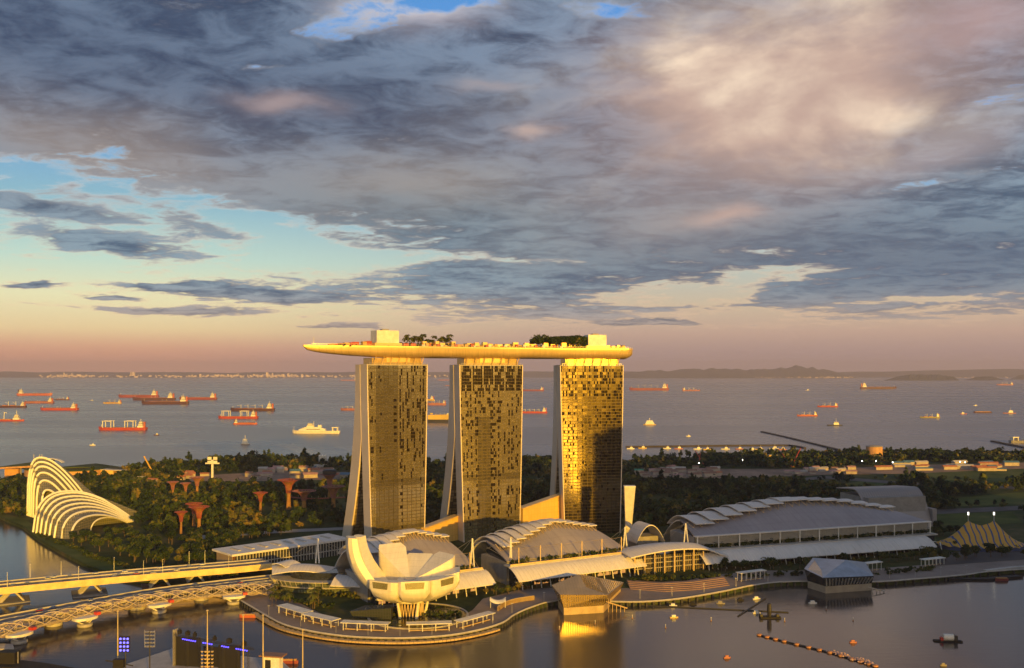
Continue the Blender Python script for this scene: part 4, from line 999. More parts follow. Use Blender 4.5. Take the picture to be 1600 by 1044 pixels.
def barrage():
    cx, cy = G(95, 741); k = FC/cy
    T = thing('barrage_building', 'ring-shaped green-roofed building with orange walls on the far shore, behind the glass domes', 'building', (cx, cy, 3))
    def ring(u, v):
        A = -2.45*pi/2+u*2.15*pi; r = 66-24*v; return (r*cos(A)+8, r*.9*sin(A), 14-7*u)
    m = MB(); m.shell(ring, 60, 3, 1.4); m.build('green_roof', LAWN, T)
    orange = pm('orange_wall', (.62, .33, .12, 1), .6)
    m = MB(); m.grid(lambda u, v: (lambda p: (p[0], p[1], p[2]*v-.8*v))(ring(u, 0.04)), 60, 1); m.build('outer_wall', orange, T)
    m = MB(); m.grid(lambda u, v: (lambda p: (p[0], p[1], p[2]*v-.8*v))(ring(u, .96)), 60, 1); m.build('inner_wall', GLASS, T)
    # long ramp wedge to the left
    m = MB(); m.add([(-112, -8, 12), (-112, 16, 12), (-30, 40, 23), (-20, -30, 19), (-112, -8, 10.5), (-112, 16, 10.5), (-30, 40, 0), (-20, -30, 17)], [(0, 1, 2, 3), (7, 6, 5, 4), (0, 3, 7, 4), (1, 0, 4, 5), (2, 1, 5, 6), (3, 2, 6, 7)]); m.build('ramp_roof', LAWN, T)
    m = MB(); m.add([(-113, -9, 9.4), (-19, -33, 15.6), (-19, -33, 18.6), (-113, -9, 12.2), (-113, -7, 9.4), (-19, -31, 15.6), (-19, -31, 18.6), (-113, -7, 12.2)], [(0, 1, 2, 3), (7, 6, 5, 4), (0, 4, 5, 1), (3, 2, 6, 7)]); m.build('fascia', orange, T)
    m = MB(); m.box(-100, -76, 4, 14, -3, 10); m.build('wall', orange, T)
    for x in (-60, -45, -32):
        m = MB(); m.tube([(x, -18, -2), (x, -18, 13)], 1.2, 6); m.build('column', GREYC, T)
    m = MB(); m.shell(lambda u, v: (-48+46*u, 8+10*v, 20+7*sin(pi*u)**.7), 10, 2, 1); m.build('white_canopy', WHITE, T)
    for x in (-50, -40, -36):
        m = MB(); m.tube([(x, 6, 12), (x, 6, 34)], .4, 4); m.build('mast', WHITE, T)
    x, y = G(166, 741); T = thing('visitor_hall', 'low golden curved hall beside the ring-shaped building on the far shore', 'building', (x, y, 3))
    m = MB(); m.shell(lambda u, v: (-34+64*u, -10*sin(pi*u)+16*v, 9.5-3*abs(2*u-1)), 14, 1, 1.2); m.build('roof', CONC, T)
    m = MB(); m.shell(lambda u, v: (-20+34*u, -9*sin(pi*(.2+.6*u))+1.5+14*v, 7.6), 14, 1, 7.6); m.build('wall', pm('gold_wall', (.70, .42, .14, 1), .5), T)
barrage()

def sites():
    x, y = G(332, 747); T = thing('light_tower', 'pale pole carrying blocks of white flood lamps, on the building site beyond the gardens', 'floodlight', (x, y, 3)); k = FC/y
    m = MB(); m.box(-1.6, 1.6, -1.4, 1.4, 0, 22/k*1.3); m.build('pole', WHITE, T)
    m = MB(); m.box(-11/k, 11/k, -1, .6, 22/k, 24/k); m.build('arm', WHITE, T)
    for sx in (-7.4, 1.6):
        for sz in (22.5, 28.5):
            m = MB(); m.box(sx/k, (sx+6.2)/k, -1.8, -.6, (sz)/k, (sz+4.6)/k); m.build('lamp_panel', WHITE, T)
    def crane(px, py, tx, ty, label, mat, w=.9):
        x, y = G(px, py); k = FC/y; T = thing('crawler_crane', label, 'crane', (x, y, 3)); dx, h = (tx-px)/k, (py-ty)/k
        m = MB(); m.box(-4, 4, -3, 3, .8, 4.5); m.build('cab', mat, T)
        m = MB(); m.box(-4.5, 4.5, -3.4, -2, 0, 1); m.box(-4.5, 4.5, 2, 3.4, 0, 1); m.build('tracks', DARK, T)
        m = MB()
        for q in (-.5, .5): m.tube([(0, q*2, 4), (dx, q*2, h)], w, 4)
        for i in range(12): m.tube([(dx*i/12, -1 if i % 2 else 1, 4+(h-4)*i/12), (dx*(i+1)/12, 1 if i % 2 else -1, 4+(h-4)*(i+1)/12)], .3, 3)
        m.build('boom', mat, T)
        m = MB(); m.tube([(-5*(1 if dx > 0 else -1), 0, 4), (-4*(1 if dx > 0 else -1), 0, h*.3), (dx, 0, h)], .18, 3); m.build('cable', DARK, T)
    yel = pm('yellow_paint', (.65, .38, .06, 1), .5); rd = pm('red_steel', (.45, .07, .05, 1), .55)
    crane(240, 745, 225, 713, 'yellow crane with raised boom among trees on the far left shore', yel)
    crane(1099, 728, 1086, 704, 'red crane leaning left on the building site right of the hotel', rd, .7)
    crane(1092, 730, 1094, 707, 'red crane with near-upright boom beside the leaning one', rd, .6)
    crane(1231, 729, 1222, 708, 'red crane leaning left near the yellow site block', rd, .6)
    crane(1238, 730, 1251, 700, 'tall red crane leaning right near the yellow site block', rd, .7)
    x, y = G(1366, 718); T = thing('storage_tank', 'big orange-lit cylindrical tank by the shore on the right', 'tank', (x, y, 3))
    ob = pm('orange_cladding', (.55, .30, .14, 1), .6)
    m = MB(); m.lathe([(15.5, 0), (15.5, 26)], n=36); m.build('drum', ob, T, True); m = MB(); m.lathe([(16, 26.02), (16, 27), (9, 29), (1, 29.5)], n=36); m.build('roof', GREYC, T, True)
    m = MB()
    for a in range(36): m.box(15.5*cos(a*pi/18)-.2, 15.5*cos(a*pi/18)+.2, 15.5*sin(a*pi/18)-.2, 15.5*sin(a*pi/18)+.2, .2, 25.8)
    m.build('rib', ob, T)
    x, y = G(1207, 723); T = thing('site_block', 'square yellow clad block on the building site', 'building', (x, y, 3)); m = MB(); m.box(-8, 8, -6, 6, 0, 15); m.build('wall', yel, T); m = MB(); m.box(-8.5, 8.5, -6.5, 6.5, 15.02, 16); m.build('roof', GREYC, T)
    x, y = G(504, 726); T = thing('silo', 'cluster of white upright silos on the far shore left of the hotel', 'silo', (x, y, 3))
    for q in (-5, 0, 5):
        m = MB(); m.lathe([(2.7, 0), (2.7, 17), (.6, 19)], (q, 0, 0), 12); m.build('cylinder', WHITE, T, True)
    # sheds and cabins on the sites
    cols = [pm('blue_roof', (.07, .16, .26, 1), .6), pm('orange_roof', (.42, .16, .07, 1), .6), pm('pale_roof', (.48, .44, .40, 1), .6), pm('green_hoarding', (.06, .26, .17, 1), .6), pm('brown_roof', (.25, .14, .10, 1), .7), pm('pink_roof', (.42, .24, .22, 1), .6)]
    wl = pm('shed_wall', (.42, .36, .31, 1), .7); names = ['blue', 'orange', 'pale', 'green', 'brown', 'pink']
    protos = {}
    rr = random.Random(12)
    def shed(px, py, c, w, d, h, region):
        x, y = G(px, py); key = c
        lab = f'low {names[c]}-roofed shed {region}'
        if key not in protos:
            T = thing('site_shed', lab, 'shed', (0, 0, 3), 0, 'sheds on the building sites')
            m = MB(); m.box(-5, 5, -3.5, 3.5, 0, 4); m.build('wall', wl, T)
            m = MB(); m.add([(-5.4, -4, 4.02), (5.4, -4, 4.02), (5.4, 4, 4.02), (-5.4, 4, 4.02), (-5.4, 0, 6), (5.4, 0, 6)], [(0, 1, 5, 4), (2, 3, 4, 5), (0, 4, 3), (1, 2, 5), (3, 2, 1, 0)]); m.build('roof', cols[c], T)
            protos[key] = T; T.matrix_basis = Matrix.Translation((x, y, 3)) @ Matrix.Rotation(rr.uniform(-.3, .4), 4, 'Z') @ Matrix.Diagonal((w/10, d/7, h/5, 1))
            return
        T = dup(protos[key], (x, y, 3), 0, lab); T.matrix_basis = Matrix.Translation((x, y, 3)) @ Matrix.Rotation(rr.uniform(-.3, .4), 4, 'Z') @ Matrix.Diagonal((w/10, d/7, h/5, 1))
    for i in range(26): shed(rr.uniform(385, 545), rr.uniform(732, 748), rr.choice((2, 5, 5, 4, 1, 0)), rr.uniform(12, 26), rr.uniform(7, 12), rr.uniform(5, 9), 'on the site left of the hotel towers')
    for i in range(8): shed(rr.uniform(270, 330), rr.uniform(742, 750), rr.choice((2, 1)), rr.uniform(10, 18), 8, rr.uniform(5, 8), 'near the white light tower')
    for i in range(5): shed(180+i*14+rr.uniform(-4, 4), 752+rr.uniform(-2, 2), rr.choice((1, 2)), rr.uniform(10, 16), 8, rr.uniform(4, 7), 'among trees behind the glass domes')
    for i in range(28): shed(rr.uniform(1000, 1130), rr.uniform(733, 747), rr.choice((1, 4, 4, 5, 2)), rr.uniform(10, 22), 8, rr.uniform(4, 8), 'on the site right of the hotel towers')
    for i in range(3): shed(978+i*10, 739, 3, 16, 7, 6, 'on the site right of the hotel towers')
    for i in range(18): shed(rr.uniform(1230, 1340), rr.uniform(733, 741), rr.choice((2, 4, 5)), rr.uniform(10, 20), 8, rr.uniform(4, 6), 'on the bare ground below the orange tank')
    for i in range(26): shed(rr.uniform(1370, 1600), rr.uniform(724, 736), rr.choice((0, 1, 1, 2, 0)), rr.uniform(14, 34), 9, rr.uniform(4, 8), 'on the site at the far right')
    # lit lamps on the right-hand site
    lm = lamp_mat('lit_flood_lamp', (1, .92, .72, 1), 14); first = None
    for i, (px, py, t) in enumerate(((1092, 732, 724), (1134, 726, 719), (1160, 727, 720), (1186, 728, 719), (1300, 729, 722), (1347, 729, 722), (1369, 729, 723), (1395, 731, 723), (1500, 730, 723), (1508, 731, 723))):
        x, y = G(px, py); h = (py-t)*y/FC
        if first is None:
            T = thing('site_lamp', 'lit white flood lamp on a pole on the right-hand building site', 'lamp', (x, y, 3), 0, 'lit lamps on the building site'); first = T
            m = MB(); m.tube([(0, 0, 0), (0, 0, h)], .3, 4); m.build('pole', DARK, T); m = MB(); m.lathe([(.9, h), (.9, h+1.2)], n=6); m.build('lamp', lm, T)
        else: dup(first, (x, y, 3))
sites()
# ------------------------------------------------------------------ bridges, cars, lamps
def at_z(px, py, z):
    x, y = G(px, py, z); return Vector((x, y, z))
def ribbon(P, w, z0, z1, side=0.0):
    m = MB(); rings = []
    for i, p in enumerate(P):
        d = (P[min(i+1, len(P)-1)]-P[max(i-1, 0)]).normalized(); n = Vector((-d.y, d.x, 0)).normalized()
        a, b = p+n*(side-w/2), p+n*(side+w/2)
        rings.append([(a.x, a.y, p.z+z0), (b.x, b.y, p.z+z0), (b.x, b.y, p.z+z1), (a.x, a.y, p.z+z1)])
    return m.loft(rings)
def bridges():
    # gold-sided road viaduct farther back
    P = spline([at_z(-150, 929, 13), at_z(-60, 921, 13), at_z(60, 909.5, 13), at_z(180, 898.5, 13), at_z(280, 890, 13), at_z(360, 883.5, 13), at_z(420, 878, 12)], 60)
    T = thing('road_viaduct', 'gold-sided road viaduct with slanted pier legs, the farther of the bridges', 'bridge', P[10])
    ribbon(P, 26, -.4, .3).build('deck', ROAD, T, False, True)
    ribbon(P, 1.0, -4.2, 1.1, -13.4).build('side_girder', pm('ochre_concrete', (.80, .58, .24, 1), .6), T, False, True)
    ribbon(P, 1.0, -4.2, 1.1, 13.4).build('far_girder', CONC, T, False, True)
    ribbon(P, 20, -4.0, -.5).build('box_girder', GREYC, T, False, True)
    ribbon(P, .8, .302, 1.3).build('median', CONC, T, False, True)
    ln = MB()
    for s in (-8.6, -4.6, 4.6, 8.6):
        for k in range(0, 59, 2): q = ribbon(P[k:k+2], .35, .31, .33, s); ln.add(q.v, q.f)
    ln.build('lane_marking', WHITE, T, False, True)
    for px in (8, 134, 243, 300):
        k = min(range(61), key=lambda i: abs(800+FC*P[i].x/P[i].y-px)); c = P[k]; d = (P[k+1]-P[k-1]).normalized(); n = Vector((-d.y, d.x, 0))
        m = MB()
        for q in (-9, -3, 3, 9):
            b = c+n*q*.8; m.tube([(b.x-d.x*5, b.y-d.y*5, .5), (b.x+d.x*3, b.y+d.y*3, 9)], .9, 5); m.tube([(b.x+d.x*12, b.y+d.y*12, .5), (b.x+d.x*5, b.y+d.y*5, 9)], .9, 5)
        m.build('pier', CONC, T, False, True)
        m = MB(); m.obox((c.x+d.x*3, c.y+d.y*3, -.8), 26, 26, 1.9, atan2(d.y, d.x)); m.build('pile_cap', pm('rust_concrete', (.30, .12, .07, 1), .8) if px > 200 else GREYC, T, False, True)
    VIA = P
    # flat road bridge next to the helix footbridge
    P = spline([at_z(-140, 1001, 9), at_z(-60, 984, 9), at_z(0, 970, 9), at_z(120, 947.5, 9), at_z(240, 926, 9), at_z(330, 914.5, 9), at_z(405, 906, 9), at_z(450, 901, 8)], 60)
    T = thing('road_bridge', 'flat grey-mauve road bridge directly behind the helix footbridge', 'bridge', P[10])
    ribbon(P, 20, -2.2, .2).build('deck', ROAD, T, False, True)
    for s in (-10.4, 10.4): ribbon(P, .7, -1.2, 1.1, s).build('parapet', CONC, T, False, True)
    ribbon(P, .6, .202, .9).build('median', CONC, T, False, True)
    for px in (86, 208, 309, 392):
        k = min(range(61), key=lambda i: abs(800+FC*P[i].x/P[i].y-px)); c = P[k]; d = (P[k+1]-P[k-1]).normalized()
        for q in (-5, 7):
            n = Vector((-d.y, d.x, 0)); b = c+n*q
            m = MB(); m.lathe([(5.5, -1), (5.5, 1.6), (5, 2)], (b.x, b.y, 0), 16); o = m.build('pile_cap', CONC, T, False, True)
            m = MB(); m.lathe([(1.6, 1.6), (2.4, 6.8)], (b.x, b.y, 0), 10); m.build('pier', CONC, T, False, True)
    BAY = P
    # helix footbridge
    P = spline([at_z(-150, 1030, 9.5), at_z(-70, 1006, 9.5), at_z(0, 987, 9.5), at_z(120, 957.5, 9.5), at_z(240, 936.5, 9.5), at_z(330, 925.5, 9.5), at_z(395, 921, 9), at_z(432, 921, 8)], 240)
    T = thing('helix_footbridge', 'curved footbridge wrapped in double-helix steel tubes on V-shaped legs', 'bridge', P[40])
    hm = pm('warm_steel', (.76, .62, .46, 1), .4, .3, .15, .1)
    ribbon(P[::4], 6, -3.0, -2.5).build('walkway', pm('walkway_deck', (.36, .27, .24, 1), .7), T, False, True)
    fr = []
    for i, p in enumerate(P):
        d = (P[min(i+1, 240)]-P[max(i-1, 0)]).normalized(); fr.append((p, Vector((-d.y, d.x, 0)).normalized()))
    S_ = [0]
    for i in range(240): S_.append(S_[-1]+(P[i+1]-P[i]).length)
    def coil(i, r, ph, turn):
        p, n = fr[i]; A = ph+S_[i]*turn; return p+n*(r*cos(A))+Vector((0, 0, r*sin(A)))
    for r, turn, ths, nm, rad in ((4.3, 2*pi/46, (0, pi/2, pi, 3*pi/2), 'outer_helix', .34), (3.6, -2*pi/46, (0, 2*pi/3, 4*pi/3), 'inner_helix', .26)):
        for ph in ths:
            m = MB(); m.tube([coil(i, r, ph, turn) for i in range(241)], rad, 5); m.build(nm, hm, T, True, True)
    for i in range(0, 241, 3):
        p, n = fr[i]; q = []
        for a in range(13):
            A = a*pi/6+i*.13; r = 4.2 if a % 2 else 3.6; q.append(p+n*(r*cos(A))+Vector((0, 0, r*sin(A))))
        m = MB(); m.tube(q, .10, 3); m.build('strut', hm, T, False, True)
    PMESH = pm('perforated_mesh', (.30, .23, .22, 1), .6)
    for i in range(0, 238, 4):
        if (i//4) % 3 > 1: continue
        vs = []
        for j in range(5):
            A = radians(50+20*j)
            for q in (i, i+3): p, n = fr[q]; vs.append(p+n*(3.4*cos(A))+Vector((0, 0, 3.4*sin(A))))
        m = MB(); m.add(vs, [(2*j, 2*j+1, 2*j+3, 2*j+2) for j in range(4)]); m.build('canopy_panel', PMESH, T, False, True)
    for s in (-2.9, 2.9):
        m = MB(); m.loft([[p+n*s+Vector((0, 0, -2.5)), p+n*s+Vector((0, 0, -1.3))] for p, n in fr[::4]], False, False); m.build('balustrade', pm('glass_rail', (.30, .26, .24, 1), .2), T, False, True)
    pods = ((22, 990, 12, 1003), (129, 961, 115, 987), (245, 943, 237, 968), (365, 934, 362, 954))
    for px, py, qx, qy in pods:
        k = min(range(241), key=lambda i: abs(800+FC*P[i].x/P[i].y-px)); p, n = fr[k]; c = p-n*6.5; d = Vector((n.y, -n.x, 0))
        m = MB(); pl = [c+d*(8.5*cos(a))-n*(4.5*max(0, sin(a))-0) for a in [pi*j/12 for j in range(13)]]+[c-d*8.5+n*4, c+d*8.5+n*4]
        m.prism([(v.x, v.y) for v in pl], p.z-4.4, p.z-2.6); pod = m.build('viewing_pod', WHITE, T, False, True)
        m = MB()
        for s in (1,): e = c+d*8.2*s; m.obox((e.x, e.y, p.z-2.55), 3.2, 4, 1.9, atan2(d.y, d.x))
        m.build('red_panel', REDP, pod, False, False)
        pod.children[0].matrix_parent_inverse = T.matrix_basis.inverted()
        b = c+n*2
        m = MB()
        for s in (-1, 1):
            for t in (-1, 1): m.tube([(b.x+d.x*s*7, b.y+d.y*s*7, p.z-4.3), (b.x+d.x*s*1.2+n.x*t*2, b.y+d.y*s*1.2+n.y*t*2, 1.5)], .45, 6)
        m.build('leg', WHITE, T, False, True)
        m = MB(); m.lathe([(4.2, -1), (5.2, .6), (5.2, 1.8), (4.2, 2.2)], (b.x, b.y, 0), 20); m.build('pile_cap', CONC, T, False, True)
    # cars
    paints = [('white', pm('car_white', (.7, .68, .64, 1), .3)), ('black', pm('car_black', (.02, .02, .022, 1), .3)), ('red', pm('car_red', (.40, .04, .03, 1), .3)), ('blue', pm('car_blue', (.05, .08, .28, 1), .3)), ('silver', pm('car_silver', (.45, .44, .43, 1), .3, .5))]
    prot = {}
    def car(c, z, rz, where):
        col, mat = paints[c]; lab = f'{col} car driving on the {where}'
        if col not in prot:
            T = thing('car', lab, 'car', (c_[0], c_[1], z), rz, 'cars on the bridges')
            m = MB(); m.loft([[(x, -.95, .35), (x, .95, .35), (x, .95, h), (x, -.95, h)] for x, h in ((-2.3, .8), (-2.2, 1.0), (1.2, 1.0), (2.3, .75))]); m.build('body', mat, T)
            m = MB(); m.loft([[(-1.9*s, -.9*w, h), (1.2*s, -.9*w, h), (1.2*s, .9*w, h), (-1.9*s, .9*w, h)] for s, w, h in ((1, 1, 1.01), (.75, .86, 1.5))]); m.build('cabin_glass', GLASS, T)
            for x in (-1.4, 1.4):
                for y in (-.9, .9):
                    m = MB(); m.tube([(x, y-.12, .34), (x, y+.12, .34)], .34, 8); m.build('wheel', DARK, T)
            prot[col] = T; return
        dup(prot[col], (c_[0], c_[1], z), rz, lab)
    rr = random.Random(2)
    for P, z, lanes, where, spots in ((VIA, .32, (-10, -6, 6, 10), 'gold-sided viaduct', ((20, 1, 0), (42, 1, 1), (75, 4, 2), (85, 0, 3), (178, 3, 0), (184, 1, 1), (196, 0, 2), (212, 2, 1), (238, 4, 0), (252, 0, 3), (275, 0, 1), (298, 3, 2), (312, 1, 0), (318, 0, 3), (150, 0, 3), (110, 1, 2))), (BAY, .22, (-6, 5, 7), 'flat bridge beside the helix', ((66, 2, 1), (88, 3, 1), (308, 3, 1), (200, 4, 0), (372, 2, 0), (150, 0, 2)))):
        for px, c, l in spots:
            k = min(range(1, 60), key=lambda i: abs(800+FC*P[i].x/P[i].y-px)); d = (P[k+1]-P[k-1]).normalized(); n = Vector((-d.y, d.x, 0))
            q = (px-(800+FC*P[k].x/P[k].y)); c_ = P[k]+n*lanes[l % len(lanes)]+d*q*.5
            car(c, P[k].z+z, atan2(d.y, d.x)+(pi if l % 2 else 0), where)
    # street lamps on the viaduct
    first = None
    for px in (10, 45, 95, 118, 185, 226, 256, 297, 325, 352):
        k = min(range(1, 60), key=lambda i: abs(800+FC*P_(VIA[i])-px)); d = (VIA[k+1]-VIA[k-1]).normalized(); n = Vector((-d.y, d.x, 0)); b = VIA[k]+n*(13.4 if px % 2 else -12.6)
        if first is None:
            first = T = thing('street_lamp', 'thin street lamp on the gold-sided viaduct', 'street lamp', b, atan2(d.y, d.x), 'street lamps along the viaduct')
            m = MB(); m.tube([(0, 0, 0), (0, 0, 12)], [.22, .12], 5); m.build('pole', STEEL, T); m = MB(); m.tube([(0, 0, 12), (0, -2.4, 12.6)], .12, 4); m.build('arm', STEEL, T); m = MB(); m.box(-.25, .25, -3.4, -2.3, 12.5, 12.7); m.build('lamp_head', WHITE, T)
        else: dup(first, b, atan2(d.y, d.x))
def P_(p): return p.x/p.y
bridges()
def promenade_lamps():
    E = [(420, 962), (470, 979), (525, 989), (575, 993), (625, 994), (675, 992), (725, 986), (770, 975), (800, 958), (850, 940), (1000, 936), (1050, 932), (1100, 926), (1150, 917), (1200, 909), (1390, 904), (1430, 902), (1470, 899), (1510, 896)]
    first = None
    for px, py in E:
        x, y = G(px, py, 3)
        if first is None:
            first = T = thing('promenade_lamp', 'slim lamp post along the waterfront promenade', 'lamp post', (x, y, 3), 0, 'lamp posts along the promenade')
            m = MB(); m.tube([(0, 0, 0), (0, 0, 7)], [.16, .1], 5); m.build('pole', STEEL, T)
            m = MB(); m.box(-.9, .9, -.2, .2, 7.01, 7.2); m.build('lamp_head', WHITE, T)
        else: dup(first, (x, y, 3))
promenade_lamps()
# ------------------------------------------------------------------ ships on the sea, breakwaters, far town
SHIPW = pm('ship_white', (.80, .76, .66, 1), .5, 0, .08, .02)
HULLS = {k: pm('hull_'+k, c, .5, 0, .2, .02) for k, c in dict(red=(.46, .07, .05, 1), orange=(.52, .13, .06, 1), dark=(.10, .04, .04, 1), crimson=(.28, .06, .06, 1), black=(.03, .03, .035, 1), yellow=(.62, .42, .08, 1), green=(.30, .28, .12, 1), white=(.80, .76, .68, 1), grey=(.26, .25, .26, 1), pink=(.40, .15, .13, 1)).items()}
DECKC = pm('deck_ochre', (.45, .24, .10, 1), .7)
def ship(x0, x1, py, hull, kind, stern, label, h=1.0):
    Y = FC*HC/(py-582); k = FC/Y; L = (x1-x0)/k; B = min(32, L*.17); cx = ((x0+x1)/2-800)/k
    T = thing('cargo_ship' if kind not in ('navy', 'carrier', 'boat', 'barge', 'tug') else {'navy': 'white_ship', 'carrier': 'car_carrier', 'boat': 'small_boat', 'barge': 'barge', 'tug': 'tug_boat'}[kind], label, 'ship' if kind not in ('boat', 'tug', 'barge') else 'boat', (cx, Y, -.4), 0 if stern == 'L' else pi)
    # local: stern at -L/2, bow at +L/2
    D = L*.056*h
    D = max(D, 2.0)
    secs = []
    for t, w, zz, kl in ((-.5, .75, 1.05, .35), (-.47, .9, 1.05, 0), (-.3, 1, 1, 0), (.28, 1, 1, 0), (.40, .82, 1.12, 0), (.46, .45, 1.3, .1), (.495, .08, 1.42, .5)):
        x = t*L; hw = B/2*w; secs.append([(x, -hw*.8, -2+D*kl), (x, hw*.8, -2+D*kl), (x, hw, D*zz), (x, -hw, D*zz)])
    m = MB(); m.loft(secs); m.build('hull', HULLS[hull], T)
    def tiers(xc, l, w, n, z0, hh, nm='deckhouse', mat=SHIPW):
        for i in range(n):
            f = 1-.16*i; m = MB(); m.box(xc-l*f/2, xc+l*f/2, -w*f/2, w*f/2, z0+hh*i+.02*i, z0+hh*(i+1)); o = m.build(nm, mat, T)
            if L*k > 22 and i:
                m = MB(); m.box(xc-l*f/2-.05, xc+l*f/2+.05, -w*f/2-.08, w*f/2+.08, z0+hh*i+hh*.45, z0+hh*i+hh*.75); m.build('window', GLASS, o)
    if kind in ('tanker', 'bulk', 'gantry', 'general'):
        m = MB(); m.box(-L*.44, L*.38, -B*.42, B*.42, D+.05, D+.6); m.build('deck', DECKC, T)
        hh = L*.024+1.2; tiers(-L*.39, L*.11, B*.86, 4, D*1.02, hh)
        zt = D+hh*4
        m = MB(); m.box(-L*.475, -L*.445, -B*.16, B*.16, D*1.05, zt*.95); m.build('funnel', HULLS['orange' if hull != 'orange' else 'dark'], T)
        m = MB(); m.tube([(-L*.38, 0, zt), (-L*.38, 0, zt+L*.045)], .5+L*.002, 4); m.build('mast', SHIPW, T)
        m = MB(); m.tube([(L*.44, 0, D*1.2), (L*.44, 0, D*1.2+L*.05)], .4+L*.0015, 4); m.build('foremast', SHIPW, T)
    if kind == 'tanker':
        m = MB(); m.tube([(-L*.3, 0, D+2), (L*.36, 0, D+2)], .9, 4)
        for q in (-.15, 0, .1, .25): m.box(q*L-1.5, q*L+1.5, -B*.35, B*.35, D+.6, D+2.4)
        m.build('pipework', HULLS['pink'], T)
        for q in (-.03, .06):
            m = MB(); m.tube([(q*L, 0, D), (q*L, 0, D+L*.05)], .6, 4); m.build('derrick', SHIPW, T)
    if kind == 'bulk':
        for q in (-.22, -.06, .10, .26):
            m = MB(); m.box(q*L+L*.02, q*L+L*.10, -B*.3, B*.3, D+.6, D+2.4); m.build('hatch', HULLS['crimson'], T)
            m = MB(); m.tube([(q*L, 0, D), (q*L, 0, D+L*.085)], 1.1, 5); m.tube([(q*L, 0, D+L*.075), (q*L+L*.09, 0, D+L*.06)], .6, 4); m.build('crane', SHIPW, T)
    if kind == 'general':
        for q in (-.14, .12):
            m = MB(); m.box(q*L+L*.03, q*L+L*.18, -B*.34, B*.34, D+.6, D+L*.03); m.build('hatch', HULLS['pink'], T)
            m = MB(); m.tube([(q*L, 0, D), (q*L, 0, D+L*.16)], L*.008, 5); m.tube([(q*L, 0, D+L*.06), (q*L+L*.12, 0, D+L*.13)], L*.005, 4); m.build('crane', SHIPW, T)
    if kind == 'gantry':
        for q in (-.16, .30):
            m = MB()
            for xq in (q-.085, q+.085):
                for y in (-B*.42, B*.42): m.tube([(xq*L, y, D), (xq*L, y, D+L*.135)], L*.0085, 5)
            for y in (-B*.42, B*.42): m.tube([((q-.1)*L, y, D+L*.135), ((q+.1)*L, y, D+L*.135)], L*.009, 5)
            m.tube([((q-.085)*L, -B*.42, D+L*.135), ((q-.085)*L, B*.42, D+L*.135)], L*.007, 4); m.build('gantry_crane', SHIPW, T)
    if kind == 'carrier':
        m = MB(); m.loft([[(x, -w, D*1.0), (x, w, D*1.0), (x, w, D*h2), (x, -w, D*h2)] for x, w, h2 in ((-.48*L, B*.44, 2.5), (.30*L, B*.46, 2.7), (.42*L, B*.36, 2.5))]); m.build('car_deck_box', HULLS['yellow'], T)
        tiers(.24*L, L*.12, B*.7, 2, D*2.7+.05, L*.022); tiers(-.36*L, L*.10, B*.5, 1, D*2.7+.05, L*.05, 'funnel', HULLS['yellow'])
        for q in (-.2, -.05, .1): 
            m = MB(); m.tube([(q*L, 0, D*2.6), (q*L, 0, D*3.2)], L*.006, 4); m.build('mast', SHIPW, T)
    if kind == 'navy':
        m = MB(); m.loft([[(x, -w, D*1.0), (x, w, D*1.0), (x, w*.85, D*z), (x, -w*.85, D*z)] for x, w, z in ((-.20*L, B*.44, 1.7), (-.05*L, B*.47, 2.4), (.22*L, B*.46, 2.4), (.36*L, B*.3, 1.5))]); m.build('superstructure', SHIPW, T)
        tiers(.12*L, L*.14, B*.7, 3, D*2.42, L*.026); tiers(-.08*L, L*.07, B*.5, 1, D*2.2, L*.055, 'funnel')
        m = MB(); m.tube([(.05*L, 0, D*2.4), (.05*L, 0, D*4.6)], [L*.008, L*.003], 5); m.build('mast', SHIPW, T)
        m = MB()
        for xq in (-.46, -.36): m.box(xq*L, xq*L+L*.012, -B*.4, B*.4, D, D*2.1)
        m.box(-.47*L, -.34*L, -B*.4, B*.4, D*2.1, D*2.4); m.build('stern_gantry', SHIPW, T)
        m = MB(); m.tube([(.47*L, 0, D*1.3), (.47*L, 0, D*2.6)], L*.003, 4); m.build('foremast', SHIPW, T)
        m = MB(); m.box(-.1*L, .2*L, -B*.475, B*.475, D*1.5, D*1.7); m.build('window', GLASS, T)
    if kind == 'support':
        tiers(.20*L, L*.24, B*.8, 4, D*1.05, L*.05); m = MB(); m.tube([(.2*L, 0, D+L*.2), (.2*L, 0, D+L*.36)], L*.012, 4); m.build('mast', SHIPW, T)
        m = MB(); m.tube([(-.30*L, 0, D), (-.28*L, 0, D+L*.3), (-.18*L, 0, D+L*.26)], L*.018, 5); m.build('crane', SHIPW, T)
        m = MB(); m.box(-.45*L, 0, -B*.4, B*.4, D+.02, D+L*.03); m.build('deck', DECKC, T)
    if kind == 'endon':
        tiers(0, L*.7, B*1.5, 3, D, L*.10*h); m = MB(); m.tube([(0, 0, D+L*.3*h), (0, 0, D+L*.5*h)], L*.03, 4); m.build('mast', SHIPW, T)
    if kind in ('boat', 'tug'):
        tiers(-L*.1, L*.35, B*.7, 2, D, L*.09); m = MB(); m.tube([(-.1*L, 0, D+L*.17), (-.1*L, 0, D+L*.4)], L*.012, 4); m.build('mast', SHIPW, T)
    if kind == 'barge':
        m = MB(); m.box(-.42*L, .42*L, -B*.4, B*.4, D*1.02, D*1.5); m.build('cargo', DECKC, T)
    return T
